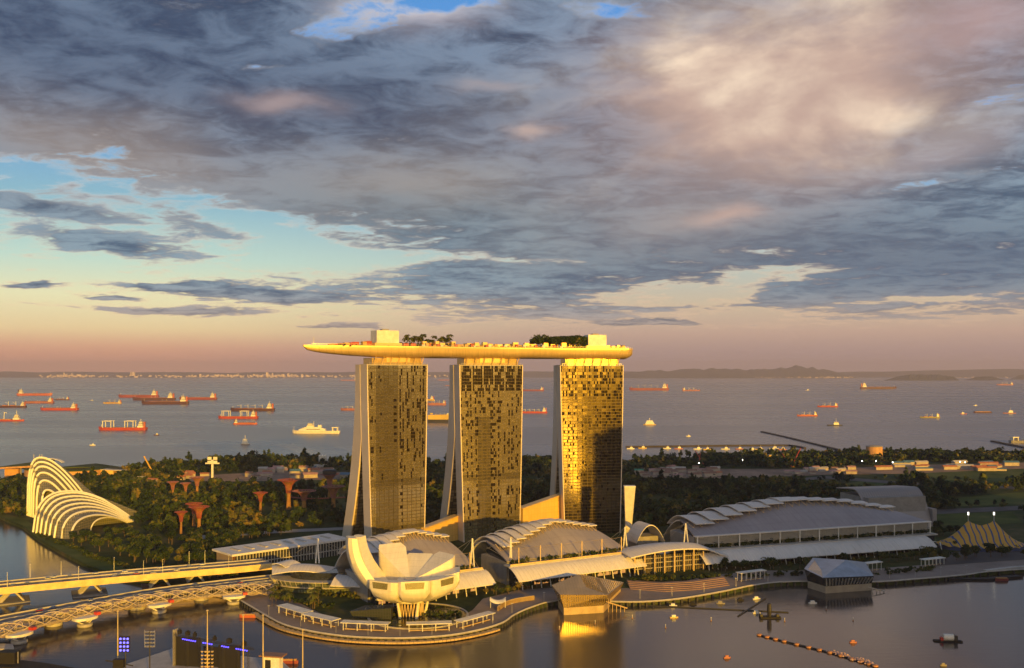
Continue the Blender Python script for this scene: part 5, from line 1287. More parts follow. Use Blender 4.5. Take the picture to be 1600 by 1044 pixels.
FLEET = [
 (27, 82, 618, 'orange', 'tanker', 'L', 'long orange-red tanker with its white bridge at the left end, upper left of the fleet'),
 (85, 108, 625, 'dark', 'general', 'R', 'short dark cargo ship just right of the long orange-red tanker'),
 (38, 84, 630, 'pink', 'tanker', 'R', 'dull red cargo ship below the orange-red tanker, white bridge at its right'),
 (-4, 41, 636.5, 'dark', 'general', 'R', 'dark-hulled ship with white bridge cut by the left picture edge, upper one'),
 (63, 122, 641, 'red', 'tanker', 'R', 'bright red ship with white bridge at its right, lower of the upper-left group'),
 (-2, 38, 658, 'red', 'support', 'L', 'red offshore support ship with tall white house and crane at the left edge'),
 (185, 248, 621, 'crimson', 'tanker', 'R', 'long crimson tanker, topmost of the second cluster from the left'),
 (161, 190, 630.5, 'yellow', 'general', 'R', 'small ochre ship lying left of the second cluster'),
 (207, 274, 625.5, 'dark', 'tanker', 'R', 'dark red ship overlapping the crimson tanker below it'),
 (221, 295, 631.5, 'dark', 'tanker', 'R', 'long dark ship, lowest of the second cluster, with white bridge at right'),
 (280, 339, 624.5, 'crimson', 'tanker', 'R', 'long low crimson ship, rightmost of the second cluster'),
 (154, 229, 672, 'red', 'gantry', 'R', 'red ship with two white gantry frames on deck, alone in the left sea'),
 (341, 403, 654, 'red', 'gantry', 'R', 'red ship with ochre deck and gantry, middle of the third cluster'),
 (360, 429, 642, 'dark', 'bulk', 'R', 'dark bulk carrier with four white deck cranes'),
 (365, 402, 663, 'orange', 'tanker', 'L', 'orange ship with bridge at left, lowest of the third cluster'),
 (457, 531, 677, 'white', 'navy', 'R', 'sleek white ship with stepped superstructure left of the hotel towers'),
 (532, 580, 641, 'pink', 'bulk', 'R', 'dull red ship half hidden behind the leftmost hotel tower'),
 (376, 390, 695, 'grey', 'endon', 'R', 'ship seen end-on with pale upper works near the far shore'),
 (140, 149, 696, 'white', 'boat', 'R', 'tiny white boat nearest the glass domes on the left sea'),
 (240, 249, 680, 'dark', 'boat', 'R', 'tiny dark boat right of the red gantry ship'),
 (141, 146, 626, 'white', 'boat', 'R', 'tiny white boat far off between the first two clusters'),
 (668, 712, 660, 'black', 'carrier', 'L', 'big yellow-topped ship with dark hull between the left and middle towers'),
 (640, 679, 626, 'yellow', 'tanker', 'R', 'far yellow-white ship emerging behind the right edge of the left tower'),
 (668, 697, 633, 'pink', 'general', 'R', 'small dull red ship behind the yellow-topped ship'),
 (684, 706, 594.5, 'pink', 'tanker', 'R', 'very far red ship between left and middle towers, farther one'),
 (695, 708, 603, 'pink', 'tanker', 'R', 'very far small red ship touching the left edge of the middle tower'),
 (532, 558, 595, 'pink', 'tanker', 'R', 'very far red ship at the left edge of the leftmost hotel tower'),
 (816, 850, 611, 'crimson', 'tanker', 'R', 'far dull red ship just right of the middle tower'),
 (810, 855, 645.5, 'red', 'bulk', 'R', 'red ship with yellow-white bridge right of the middle hotel tower'),
 (983, 1045, 610, 'crimson', 'bulk', 'R', 'long crimson ship with deck cranes right of the rightmost tower'),
 (1066, 1094, 611, 'pink', 'general', 'L', 'small far pinkish ship with bridge at left, right of the long crimson one'),
 (1344, 1401, 608, 'dark', 'tanker', 'L', 'long low dark tanker with bridge at left, right part of the sea'),
 (1277, 1309, 636, 'red', 'general', 'R', 'small red ship with white cranes, upper of three in the right sea'),
 (1245, 1277, 650, 'orange', 'general', 'R', 'small orange ship with white cranes, left of three in the right sea'),
 (1292, 1316, 665, 'black', 'tug', 'R', 'white-topped black-hulled ship, lowest of three in the right sea'),
 (1005, 1025, 664, 'yellow', 'endon', 'R', 'short bright yellow-white ship right of the rightmost hotel tower'),
 (1437, 1468, 653, 'green', 'general', 'R', 'olive-hulled ship with white bridge at right, right sea'),
 (1500, 1511, 647, 'orange', 'tug', 'L', 'tiny orange tug boat ahead of the dark barge'),
 (1521, 1549, 645, 'dark', 'barge', 'R', 'low dark barge at the far right of the sea'),
 (1521, 1527, 634, 'white', 'boat', 'R', 'tiny pale boat above the dark barge'),
 (1567, 1587, 646, 'pink', 'tug', 'R', 'small dull red ship near the right picture edge'),
 (1557, 1583, 602, 'pink', 'general', 'R', 'very far pinkish ship near the right edge below the islands'),
 (1258, 1265, 610, 'white', 'boat', 'R', 'tiny far white boat above the three right-hand ships'),
 (1072, 1079, 682, 'white', 'boat', 'R', 'tiny pale boat nearest the long pier on the right'),
 (1578, 1650, 692, 'grey', 'navy', 'L', 'large grey ship cut off by the right picture edge beside a jetty'),
]
for f in FLEET: ship(*f, **({'h': 1.9} if f[0] == 376 else {'h': 1.9} if f[0] == 668 else {}))

def sea_works():
    rock = pm('dark_rock', (.06, .05, .05, 1), .9, 0, .4, .05)
    def mole(name, pts, label, w=9, h=3.2):
        P = spline([(*G(*p, 0), 0) for p in pts], 40); T = tag(ribbon(P, w, -2, h).build(name, rock), label, name.replace('_', ' ')); return T
    mole('breakwater', [(1190, 675), (1230, 684), (1275, 695), (1312, 704)], 'long dark breakwater slanting out to sea on the right', 7, 2.6)
    mole('pier', [(978, 699), (1100, 697.5), (1215, 696.5), (1240, 697.5), (1258, 701)], 'long straight dark pier right of the hotel, with moored boats along it', 6, 3)
    mole('jetty', [(1550, 690), (1580, 696), (1650, 709)], 'dark jetty at the right picture edge by the grey ship', 9, 3)
    rr = random.Random(3)
    cols = ['white', 'yellow', 'white', 'pink']
    for i, px in enumerate((984, 1003, 1040, 1058, 1090, 1103, 1132, 1153, 1175, 1186, 1208, 1222)):
        c = cols[i % 4]
        o = ship(px-4-rr.random()*3, px+5+rr.random()*4, 700.5+rr.random()*2.5, 'white' if c == 'white' else c, 'tug', 'R', f'{c} small boat moored along the long pier right of the hotel'); o['group'] = 'boats moored by the long pier'; o.name = 'small_boat'
    # far town on the horizon: a scatter of pale blocks nobody could count
    m = MB(); rr = random.Random(8)
    for i in range(420):
        px = rr.choice((rr.gauss(330, 60), rr.gauss(400, 50), rr.uniform(60, 560), rr.gauss(110, 20), rr.gauss(450, 30), rr.uniform(560, 800)))
        Y = rr.uniform(31500, 32800); k = FC/Y; x = (px-800)/k; w = rr.uniform(.8, 3.6)/k; h = rr.uniform(1.0, 2.8)/k*(2.4 if rr.random() < .06 else 1)
        z = rr.uniform(0, 3.0)/k; m.box(x-w/2, x+w/2, Y, Y+w, z, z+h)
    for i in range(120):
        px = rr.choice((rr.gauss(1290, 22), rr.uniform(1180, 1340), rr.gauss(1520, 40))); Y = 29300; k = FC/Y; x = (px-800)/k; w = rr.uniform(.5, 1.8)/k; h = rr.uniform(.5, 1.4)/k; z = rr.uniform(0, 1.6)/k; m.box(x-w/2, x+w/2, Y, Y+w, z, z+h)
    o = m.build('far_town', pm('far_town_walls', (.85, .70, .62, 1), .7)); tag(o, 'far pink-lit town spread along the horizon', 'town', kind='stuff')
sea_works()
# ------------------------------------------------------------------ stage, floats and small things on the bay; office towers on the near side
def stage():
    plat = MB(); A = [at_z(185, 1042, 1), at_z(270, 1013, 1), at_z(440, 1032, 1), at_z(470, 1060, 1), at_z(470, 1120, 1), at_z(150, 1120, 1)]
    plat.prism([(p.x, p.y) for p in A], -.8, 1.0)
    tag(plat.build('floating_platform', pm('pale_platform', (.42, .40, .40, 1), .6)), 'pale floating platform carrying the black stage at the lower left', 'platform')
    def place(px, py, z=1.0): return at_z(px, py, z)
    T0 = place(275, 1040); T = thing('stage', 'black floating concert stage with trusses, loudspeakers and a row of blue lights', 'stage', T0)
    blue = lamp_mat('blue_stage_light', (.07, .05, 1, 1), 4)
    e = place(415, 1049); d = (e-T0); L = d.length; d.normalize(); n = Vector((-d.y, d.x, 0)); R = atan2(d.y, d.x)
    T.matrix_basis = Matrix.Translation(T0) @ Matrix.Rotation(R, 4, 'Z')
    k = T0.y/FC
    m = MB(); m.box(0, 16, 0, 1.2, 0, 17.5); m.build('backdrop', BLACK, T)
    m = MB(); m.box(28, 42, 0, 1.2, 0, 14); m.build('backdrop', BLACK, T)
    m = MB(); m.box(-1.6, -.4, -1, 3, 0, 22); m.build('white_panel', GREYC, T)
    m = MB(); m.box(17, 28, 2, 3.0, 0, 12); m.build('screen', BLACK, T)
    for x in (-.2, 8, 16.4, 24, 32, 41.5, 48):
        m = MB()
        for q in (-.5, .5):
            for y in (-.5, .5): m.tube([(x+q, y-1, 0), (x+q, y-1, 20.5-x*.12)], .10, 4)
        for z in range(0, 19, 2): m.tube([(x-.5, -1.5, z), (x+.5, -1.5, z+2)], .07, 3)
        m.build('truss_tower', DARK, T)
    m = MB()
    for y in (-1.5, -.5):
        for z in (0, 1.0): m.tube([(-1, y, 18.6+z), (52, y, 12.6+z)], .10, 4)
    for i in range(48): m.tube([(-1+i*1.1, -1.5, 18.6+(i % 2)-i*.125), (.1+i*1.1, -1.5, 18.6+((i+1) % 2)-(i+1)*.125)], .07, 3)
    m.build('lighting_truss', DARK, T)
    for i in list(range(5, 12))+list(range(15, 20))+list(range(24, 28))+list(range(31, 37)):
        x = i*1.35-1; m = MB(); m.lathe([(.42, 0), (.5, .5)], (x, -2.0, 17.4-x*.113), 6); m.build('blue_light', blue, T)
    for x, w in ((2, 3), (7, 4), (12, 3), (25, 3), (34, 5), (44, 4)):
        m = MB(); m.box(x, x+w*.6, -1.6, .4, 20-x*.12, 21.5-x*.12+w*.2); m.box(x+w*.2, x+w*.4, -1.2, 0, 21.5-x*.12+w*.2, 23-x*.12); m.build('speaker_stack', BLACK, T)
    T0 = place(412, 1052); T = thing('stage_cabin', 'small pale cabin with brown flat roof at the right end of the black stage', 'cabin', T0, R)
    m = MB(); m.box(0, 10, 0, 5, 0, 10); m.build('wall', WHITE, T); m = MB(); m.box(-2.5, 12, -1.5, 6.5, 10.02, 10.8); m.build('roof', pm('brown_panel', (.25, .13, .08, 1), .6), T); m = MB(); m.box(1, 4.5, -.3, -.02, .2, 8); m.build('door', BLACK, T)
    # flood light masts
    p = at_z(196, 1060, 1)
    T = thing('floodlight_mast', 'mast carrying a panel of lit blue lamps in rows, left of the stage', 'floodlight', p); k = p.y/FC
    m = MB(); m.tube([(0, 0, 0), (0, 0, 66*k)], .35, 6); m.build('pole', DARK, T)
    m = MB(); m.box(-9.5*k, 7*k, -.3, .4, 41*k, 66*k); m.build('panel', BLACK, T)
    for i in range(3):
        for j in range(4): m = MB(); m.lathe([(.62, 0), (.62, .3)], n=8); m.v = [(x+(-7.2+i*5.6)*k, -.31-z, y+(44+j*6.0)*k) for x, y, z in m.v]; m.build('lamp', lamp_mat('blue_flood', (.10, .10, 1, 1), 3.5), T)
    p = at_z(234, 1058, 1); T = thing('floodlight_mast', 'mast with an unlit cage of lamps between the blue panel and the stage', 'floodlight', p)
    m = MB(); m.tube([(0, 0, 0), (0, 0, 74*k)], .35, 6); m.build('pole', DARK, T)
    m = MB()
    for i in range(4):
        for j in range(5): m.lathe([(.5, 0), (.75, .6)], ((-6.5+i*4.3)*k, -.3, (48+j*5.6)*k), 6)
    for i in range(5): m.box(-8*k, 8*k, -.1, .1, (47+i*5.8)*k, (47.5+i*5.8)*k)
    for s in (-8, 8): m.box(s*k-.1, s*k+.1, -.1, .1, 47*k, 74*k)
    m.build('lamp_cage', STEEL, T)
    T = thing('light_boom', 'dark horizontal lighting boom low at the lower left', 'boom', at_z(186, 1065, 1)); k2 = at_z(186, 1065, 1).y/FC
    m = MB(); m.tube([(-21*k2, 0, 33*k2), (20*k2, 2, 23*k2)], .4, 5); m.build('arm', DARK, T); m = MB(); m.tube([(0, 0, 0), (0, 0, 29*k2)], .5, 5); m.build('pole', DARK, T)
    m = MB(); m.box(-3, 3, -1.5, 1.5, 8, 13); m.build('cabinet', BLACK, T)
    # tall lamp masts on the near shore, base below the picture
    g = pm('sunlit_pole', (.60, .47, .26, 1), .5)
    for px, ptop, lab in ((184, 956, 'tall thin mast left of the blue lamp panel'), (324, 955, 'tall lamp mast with golden lamp basket in front of the stage'), (380, 962, 'tall thin golden mast in front of the right part of the stage'), (411, 962, 'tall thin golden mast above the stage cabin'), (473, 985, 'tall thin mast right of the stage, nearest the promenade')):
        Y = 560; b = Vector(((px-800)*Y/FC, Y, 1)); h = HC-(ptop-582)*Y/FC-1
        T = thing('lamp_mast', lab, 'lamp mast', b)
        m = MB(); m.tube([(0, 0, -1.5), (0, 0, h)], [.42, .24], 6); m.build('pole', g, T)
        m = MB(); m.lathe([(.5, h), (.9, h+.3), (.3, h+.8)], n=8); m.build('lamp_head', g, T)
        if px == 324:
            m = MB()
            for i in range(4):
                for j in range(5): m.lathe([(.5, 0), (.9, .7)], (-3.0+i*2.0, -.4, h-33+j*2.2), 6)
            m.build('lamp_basket', pm('gold_lamps', (.75, .55, .25, 1), .5), T)
    p = at_z(450, 1034, 0); q = ship(436, 466, 1036, 'crimson', 'barge', 'R', 'small dark red covered boat moored right of the stage'); q.name = 'tour_boat'
    q = ship(374, 400, 964.5, 'orange', 'barge', 'R', 'orange-red river boat moored by the bridge landing'); q.name = 'river_boat'
    # near seating stand in the lower left corner
    T = thing('dark_stand', 'dark boxy stand at the lower left corner by the water', 'stand', at_z(-10, 1050, 1))
    m = MB(); m.box(3, 13.5, -2, 5, 0, 12); m.build('backboard', BLACK, T)
    m = MB(); m.loft([[(x, -8, -1), (x, 6, -1), (x, 6, z), (x, -8, z)] for x, z in ((-40, 6), (15, 5.2), (28, 3.6), (48, .2))]); m.build('tiers', BLACK, T)
    m = MB(); m.tube([(14.6, 0, 0), (14.6, 0, 12)], .35, 5); m.build('post', STEEL, T)
    T = tag(MB().prism([(p.x, p.y) for p in (at_z(-30, 1006, 1), at_z(20, 1007, 1), at_z(22, 1014, 1), at_z(-30, 1016, 1))], -.5, 1.4).build('pontoon', CONC), 'pale pontoon at the left edge under the helix footbridge', 'pontoon')
stage()

def floats():
    # floating fountain unit with booms
    c = at_z(1202, 965, 0); T = thing('fountain_float', 'black floating platform with an upright dark tower in the open bay', 'float', c)
    m = MB(); m.box(-7, 8, -3, 3, -.3, .9); m.build('raft', BLACK, T)
    m = MB(); m.lathe([(1.4, .9), (1.8, 5), (1.5, 10.0), (.6, 10.6)], n=12); m.build('tower', DARK, T)
    for s in (-6, 6):
        m = MB(); m.box(s-1, s+1, -1.5, 1.5, .9, 2.6); m.build('cabinet', DARK, T)
    for a, b, lab in (((1002, 946), (1232, 957), 'long thin dark boom running left from the black float'), ((1153, 963), (1196, 935), 'thin dark boom slanting away behind the black float')):
        tag(ribbon([at_z(*a, 0), at_z(*b, 0)], .9, -.3, .5).build('floating_boom', DARK), lab, 'boom')
    rr = random.Random(6)
    def small(px, py, w, mat, lab, name='raft', cat='raft', top=None):
        p = at_z(px, py, 0); s = w*p.y/FC; T = thing(name, lab, cat, p, rr.uniform(-.2, .2))
        m = MB(); m.loft([[(x, -hw, -.2), (x, hw, -.2), (x, hw, .7), (x, -hw, .7)] for x, hw in ((-s/2, s*.16), (-s*.3, s*.2), (s*.3, s*.2), (s/2, s*.08))]); m.build('hull', mat, T)
        m = MB(); m.box(-s*.28, s*.2, -s*.14, s*.14, .72, .72+s*.22); m.build('cabin', top or mat, T)
        return T
    yl = pm('sunlit_yellow', (.72, .50, .22, 1), .5)
    small(1053, 965, 13, yl, 'small bright yellow raft alone on the bay right of the island pavilion', top=WHITE)
    small(1270, 943, 13, WHITE, 'small white tent-shaped raft between the black float and the pyramid pavilion')
    small(1182, 958, 12, WHITE, 'small white boat touching the black float', 'small_boat', 'boat')
    small(1052, 947, 12, WHITE, 'white speedboat nearest the plaza, left of three', 'small_boat', 'boat')
    small(1126, 943, 13, GREYC, 'grey speedboat near the plaza quay, middle one', 'small_boat', 'boat')
    small(1182, 936, 12, WHITE, 'white speedboat near the plaza quay, rightmost one', 'small_boat', 'boat')
    small(1083, 945, 11, BLACK, 'small black raft near the plaza quay, left one', 'raft', 'raft'); small(1157, 938, 11, BLACK, 'small black raft near the plaza quay, right one', 'raft', 'raft')
    for px, py, lab in ((1333, 1004, 'orange'), (1136, 1028, 'orange')): small(px, py, 11, HULLS['pink'], f'small {lab} dinghy, '+('right of the float chain start' if px > 1200 else 'left of the float chain'), 'dinghy', 'boat')
    small(1474, 1040, 10, GREYC, 'small grey dinghy at the bottom edge right', 'dinghy', 'boat')
    # barge with white cylinder tank
    p = at_z(1482, 1002, 0); T = thing('work_barge', 'small dark work barge carrying a white drum and red cabin, lower right', 'barge', p, -.1)
    m = MB(); m.box(-9.5, 8.5, -2, 2, -.3, .6); m.build('raft', BLACK, T); m = MB(); m.loft([[(x, 2.2*cos(a), 2.7+2.2*sin(a)) for a in [2*pi*j/14 for j in range(14)]] for x in (-3.5, 3)]); m.build('drum', WHITE, T, True)
    m = MB(); m.box(3.2, 5.5, -1.6, 1.6, .62, 4); m.build('cabin', DARK, T); m = MB(); m.box(-5.2, -3.7, -1.6, 1.6, .62, 2.6); m.build('winch', REDP, T)
    # chain of orange floats and its heap of buoys
    P = spline([at_z(x, y, 0) for x, y in ((1184, 992), (1215, 1000), (1260, 1011), (1300, 1021), (1340, 1033), (1370, 1042))], 60)
    m = MB(); m.tube([p+Vector((0, 0, .3)) for p in P], .5, 5); tag(m.build('float_line', DARK), 'dark floating line strung with orange floats, lower right of the bay', 'line')
    of = pm('orange_float', (.55, .26, .12, 1), .6); first = None
    for k in (1, 6, 11, 15, 20, 25, 30, 35, 40, 45, 50, 55, 59):
        if first is None:
            first = tag(MB().lathe([(.6, -.2), (1.9, 0), (1.9, .7), (1.1, 1.1)], n=10).build('float', of, None, True), 'orange float on the dark floating line', 'float', 'orange floats on the line'); first.location = P[k]
        else: o = first.copy(); C.objects.link(o); o.location = P[k]
    first = None
    for i in range(90):
        t = rr.uniform(.60, 1.0); p = P[int(t*60)]; p = p+Vector((rr.uniform(-3, 3), rr.uniform(0, 9)*t, 0))
        if first is None:
            first = tag(MB().lathe([(.3, -.1), (.85, .2), (.6, .8), (.1, 1.0)], n=7).build('buoy', pm('pink_buoy', (.62, .40, .34, 1), .6), None, True), 'pale pink round buoy in the heap at the end of the orange float line', 'buoy', 'pale buoys heaped by the float line'); first.location = p
        else: o = first.copy(); C.objects.link(o); o.location = p
    first = None
    for px, py in ((1111, 970), (988, 966), (1291, 953), (1226, 971), (1333, 970), (1040, 981), (874, 984), (930, 975)):
        p = at_z(px, py, 0)
        if first is None:
            T = first = thing('marker_buoy', 'tiny upright marker buoy on the open bay', 'buoy', p, 0, 'marker buoys on the bay')
            m = MB(); m.lathe([(.55, -.2), (.55, .4), (.2, .7)], n=8); m.build('base', pm('dull_float', (.34, .20, .13, 1), .7), T); m = MB(); m.lathe([(.15, .7), (.15, 2.0), (.3, 2.1), (.3, 2.5)], n=6); m.build('post', WHITE, T)
        else: dup(first, p)
    q = ship(1555, 1575, 907, 'crimson', 'barge', 'R', 'dark red covered boat moored at the right quay'); q.name = 'tour_boat'
    T = tag(ribbon([at_z(1480, 904, 1), at_z(1540, 904.5, 1), at_z(1594, 900, 1)], 6, -1.4, .4).build('pontoon', BLACK), 'long dark pontoon lying off the right end of the quay', 'pontoon')
    T = tag(ribbon([at_z(1540, 893, 3), at_z(1580, 888, 3), at_z(1660, 883, 3)], 5, -.6, 1.2).build('quay_wall', CONC), 'pale curved quay wall at the right edge of the bay', 'wall')
floats()

def city_side():
    # real office towers stand behind and to the right of the viewpoint; they shade the right half of the scene and show in the hotel glass
    gm = facade_mat('office_glass', (.10, .11, .13, 1), (.05, .05, .05, 1), 4, 4, .02, 3, .2, .3)
    s = Vector((sin(radians(SUN_AZ)), -cos(radians(SUN_AZ)), 0)); r = Vector((cos(radians(SUN_AZ)), sin(radians(SUN_AZ)), 0))
    base = Vector((92, 1030, 0))           # the shadow edge runs through the right hotel tower
    rows = [(0, 75, 900, 229), (64, 74, 980, 216), (126, 104, 870, 236), (216, 96, 960, 208), (296, 124, 880, 240), (402, 140, 970, 214), (520, 170, 900, 228)]
    for i, (o, w, t, h) in enumerate(rows):
        c = base+s*t+r*(o+w/2); T = thing('office_tower', 'dark glass office tower on the near side of the bay', 'tower', (c.x, c.y, 0), radians(SUN_AZ), 'office towers on the near shore')
        m = MB(); m.box(-w/2, w/2, -25, 25, 0, h); m.build('shaft', gm, T); m = MB(); m.box(-w/2*.6, w/2*.6, -15, 15, h+.02, h+8); m.build('crown', GREYC, T)
    # lower blocks along the bay to the right
    rr = random.Random(31)
    for i in range(12):
        a = radians(38+i*5); d = rr.uniform(950, 1150); c = Vector((-20+sin(a)*d, 980-cos(a)*d, 0)); h = rr.uniform(26, 70)
        T = thing('office_block', 'mid-rise block on the near side of the bay', 'building', (c.x, c.y, 0), -a, 'mid-rise blocks on the near shore')
        w = rr.uniform(50, 85); m = MB(); m.box(-w/2, w/2, -20, 20, -1, h); m.build('shaft', gm, T); m = MB(); m.box(-w/4, w/4, -10, 10, h+.02, h+4); m.build('crown', GREYC, T)
city_side()
# ------------------------------------------------------------------ trees
def inside(px, py, poly):
    c = np.zeros(len(px), bool); n = len(poly)
    for i in range(n):
        x0, y0 = poly[i]; x1, y1 = poly[(i+1) % n]
        if y0 == y1: continue
        c ^= ((y0 > py) != (y1 > py)) & (px < (x1-x0)*(py-y0)/(y1-y0)+x0)
    return c
def leaf_quads(rng, n, R, z0, z1, size, lobes=8, flat=1.0):
    """leaf clumps scattered over a handful of overlapping lobes: uneven outline with gaps"""
    lc = rng.normal(0, 1, (lobes, 3)); lc /= np.linalg.norm(lc, axis=1)[:, None]; lc *= rng.uniform(.25, .75, (lobes, 1))
    lr = rng.uniform(.32, .62, lobes)
    i = rng.integers(0, lobes, n); d = rng.normal(0, 1, (n, 3)); d /= np.linalg.norm(d, axis=1)[:, None]
    p = lc[i]+d*(lr[i]*rng.uniform(.55, 1.05, n))[:, None]
    p[:, 2] = np.clip(p[:, 2], -.85, 1.2)
    cen = p*np.array([R, R, (z1-z0)/2*flat])+np.array([0, 0, (z0+z1)/2])
    nr = d*.9+rng.normal(0, .55, (n, 3))+np.array([0, 0, .35]); nr /= np.linalg.norm(nr, axis=1)[:, None]
    a = np.cross(nr, rng.normal(0, 1, (n, 3))); a /= np.linalg.norm(a, axis=1)[:, None]; b = np.cross(nr, a)
    s = (size*rng.uniform(.6, 1.35, n))[:, None]
    q = np.stack([cen-a*s-b*s*.8, cen+a*s-b*s*.5, cen+a*s*.8+b*s, cen-a*s*.6+b*s*.8], 1)
    return q                               # n,4,3
def quads_mesh(name, q, hue, mat):
    n = len(q); me = bpy.data.meshes.new(name); me.vertices.add(n*4); me.vertices.foreach_set('co', q.reshape(-1).astype(np.float32))
    me.loops.add(n*4); me.loops.foreach_set('vertex_index', np.arange(n*4, dtype=np.int32)); me.polygons.add(n)
    me.polygons.foreach_set('loop_start', np.arange(0, n*4, 4, dtype=np.int32)); me.update(calc_edges=True)
    at = me.attributes.new('hue', 'FLOAT', 'FACE'); at.data.foreach_set('value', hue.astype(np.float32)); me.materials.append(mat); me.validate(); return me
def trees():
    rng = np.random.default_rng(5)
    TREE_L = {}
    protos = []
    for v in range(7):
        R = [6.0, 7.5, 5.0, 6.5, 4.0, 8.0, 5.5][v]; h = [12, 13, 14, 10, 15, 12, 11][v]
        T = thing('broadleaf_tree', 'leafy broad tree', 'tree', (0, 0, 3), 0, 'trees')
        q = leaf_quads(rng, 520, R, h*.28, h, .62, 9); hue = np.clip(rng.normal(.45, .16, 520)+[0, .1, -.15, .25, -.2, .05, .35][v], 0, 1)
        o = bpy.data.objects.new('crown', quads_mesh('crown', q, hue, LEAF)); C.objects.link(o); o.parent = T
        m = MB(); m.tube([(0, 0, 0), (.2, .1, h*.3), (0, .2, h*.6)], [.45, .32, .14], 6)
        for k in range(5):
            A = k*1.3+v; m.tube([(.15, .1, h*.28), (R*.28*cos(A), R*.28*sin(A), h*.48), (R*.55*cos(A), R*.55*sin(A), h*.66)], [.22, .15, .07], 5)
        m.build('trunk', BARK, T); protos.append(T)
    pal = []
    for v in range(3):
        T = thing('palm_tree', 'palm', 'tree', (0, 0, 3), 0, 'palms'); h = [9, 11, 8][v]; m = MB(); m.tube([(0, 0, 0), (.3, 0, h*.5), (.2, .2, h)], [.32, .24, .2], 6); m.build('trunk', BARK, T)
        qs = []; 
        for k in range(15):
            A = k*2*pi/15+rng.uniform(-.2, .2); up = rng.uniform(-.2, .8); L = rng.uniform(2.8, 3.8); pr = np.array([.2, .2, h])
            for s in range(5):
                t = (s+1)/5; nx = np.array([.2+cos(A)*L*t, .2+sin(A)*L*t, h+up*2.2*t-2.6*t*t*(1.2-up*.5)]); w = (.16+.55*sin(pi*min(1, t*.9)))*np.array([-sin(A), cos(A), -.25]); w0 = (.16+.55*sin(pi*min(1, (t-.2)*.9)))*np.array([-sin(A), cos(A), -.25])
                qs.append([pr-w0, pr+w0, nx+w, nx-w]); pr = nx
        o = bpy.data.objects.new('fronds', quads_mesh('fronds', np.array(qs), np.clip(rng.normal(.5, .2, len(qs)), 0, 1), PALM)); C.objects.link(o); o.parent = T; pal.append(T)
    used = set()
    def put(T, loc, label, group, s=1.0, name=None):
        rz = R_.uniform(0, 6.28); loc = Vector(loc)
        if T.name not in used:
            used.add(T.name); T.matrix_basis = Matrix.Translation(loc) @ Matrix.Rotation(rz, 4, 'Z') @ Matrix.Scale(s, 4); T['label'] = label; T['group'] = group; return T
        return dup(T, loc, rz, label, s, group)
    rr = random.Random(77); count = 0
    def row(pts, n, lab, grp, s0, s1, jit=3, kinds=range(7), z=3):
        P = spline([(*G(*p), z) for p in pts], 100)
        for i in range(n):
            p = P[int((i+.5)/n*100)]+Vector((rr.uniform(-jit, jit), rr.uniform(-jit, jit), 0)); put(protos[rr.choice(list(kinds))], p, lab, grp, rr.uniform(s0, s1))
    row([(700, 922), (770, 928), (800, 926), (840, 914)], 14, 'leafy tree under the awning between the lotus museum and the island pavilion', 'trees behind the pond', .45, .75)
    row([(835, 916), (900, 906), (970, 897)], 17, 'round green tree in the row below the middle hall awning', 'trees in front of the middle hall', .55, .75, 2)
    row([(985, 912), (1060, 908)], 5, 'leafy tree at the foot of the glass entrance pavilion', 'trees by the entrance pavilion', .5, .8)
    row([(1110, 893), (1200, 890), (1300, 885), (1400, 877), (1460, 870)], 34, 'dark green tree in the row below the convention hall awning', 'trees in front of the convention hall', .6, .95, 3)
    row([(1455, 880), (1520, 872), (1600, 868)], 14, 'dark green tree by the road at the right end of the quay', 'trees at the right end of the quay', .7, 1.1, 6)
    row([(1460, 852), (1530, 862), (1600, 858)], 10, 'dark tree standing in front of the circus tent', 'trees before the circus tent', .5, .8, 4)
    row([(1458, 838), (1500, 836)], 4, 'round dark tree in the short row left of the circus tent', 'trees left of the circus tent', .8, 1.0, 1)
    row([(318, 906), (350, 903), (372, 903)], 7, 'leafy tree beside the end of the viaduct', 'trees by the viaduct end', .5, .8, 3)
    row([(585, 957), (690, 954)], 6, 'low tree beside the lily pond', 'trees by the lily pond', .3, .4, 2)
    PX = dict(s0=.5, s1=.8)
    for i in range(11): put(pal[i % 3], (*G(rr.uniform(418, 456), rr.uniform(934, 950)), 3), 'palm tree at the bridge landing left of the promenade shelters', 'palms at the bridge landing', rr.uniform(.8, 1.1))
    for i in range(6): put(pal[i % 3], (*G(rr.uniform(484, 502), rr.uniform(945, 954)), 3), 'palm tree in front of the green-glass mall wing', 'palms by the mall wing', rr.uniform(.9, 1.4))
    # palms and trees up on the sky deck
    for i in range(22):
        s = .285+i*.0064; p, d, n = sky_fr(int(s*96)); c = p+d*rr.uniform(-2, 2)+n*rr.uniform(-8, 5); put(pal[i % 3], (c.x, c.y, SKY_Z+.2), 'palm tree on the sky deck right of its left white box', 'palms on the sky deck', rr.uniform(.95, 1.3))
    for i in range(22):
        s = .688+i*.0068; p, d, n = sky_fr(int(s*96)); c = p+d*rr.uniform(-2, 2)+n*rr.uniform(-8, 4); put(protos[rr.choice((0, 1, 3, 5))], (c.x, c.y, SKY_Z+.2), 'round leafy tree on the sky deck left of its right white box', 'trees on the sky deck', rr.uniform(1.1, 1.5))
    # planting on the halls' terraces
    # umbrella-shaped trees along the far right shore
    T = thing('umbrella_tree', 'flat-topped umbrella tree in the row along the far right shore', 'tree', (0, 0, 3), 0, 'umbrella trees on the right shore')
    q = leaf_quads(rng, 260, 9, 12, 17.5, 1.0, 10); o = bpy.data.objects.new('crown', quads_mesh('crown', q, np.clip(rng.normal(.25, .1, 260), 0, 1), LEAF)); C.objects.link(o); o.parent = T
    m = MB(); m.tube([(0, 0, 0), (0, 0, 13)], [.6, .35], 5); m.build('trunk', BARK, T)
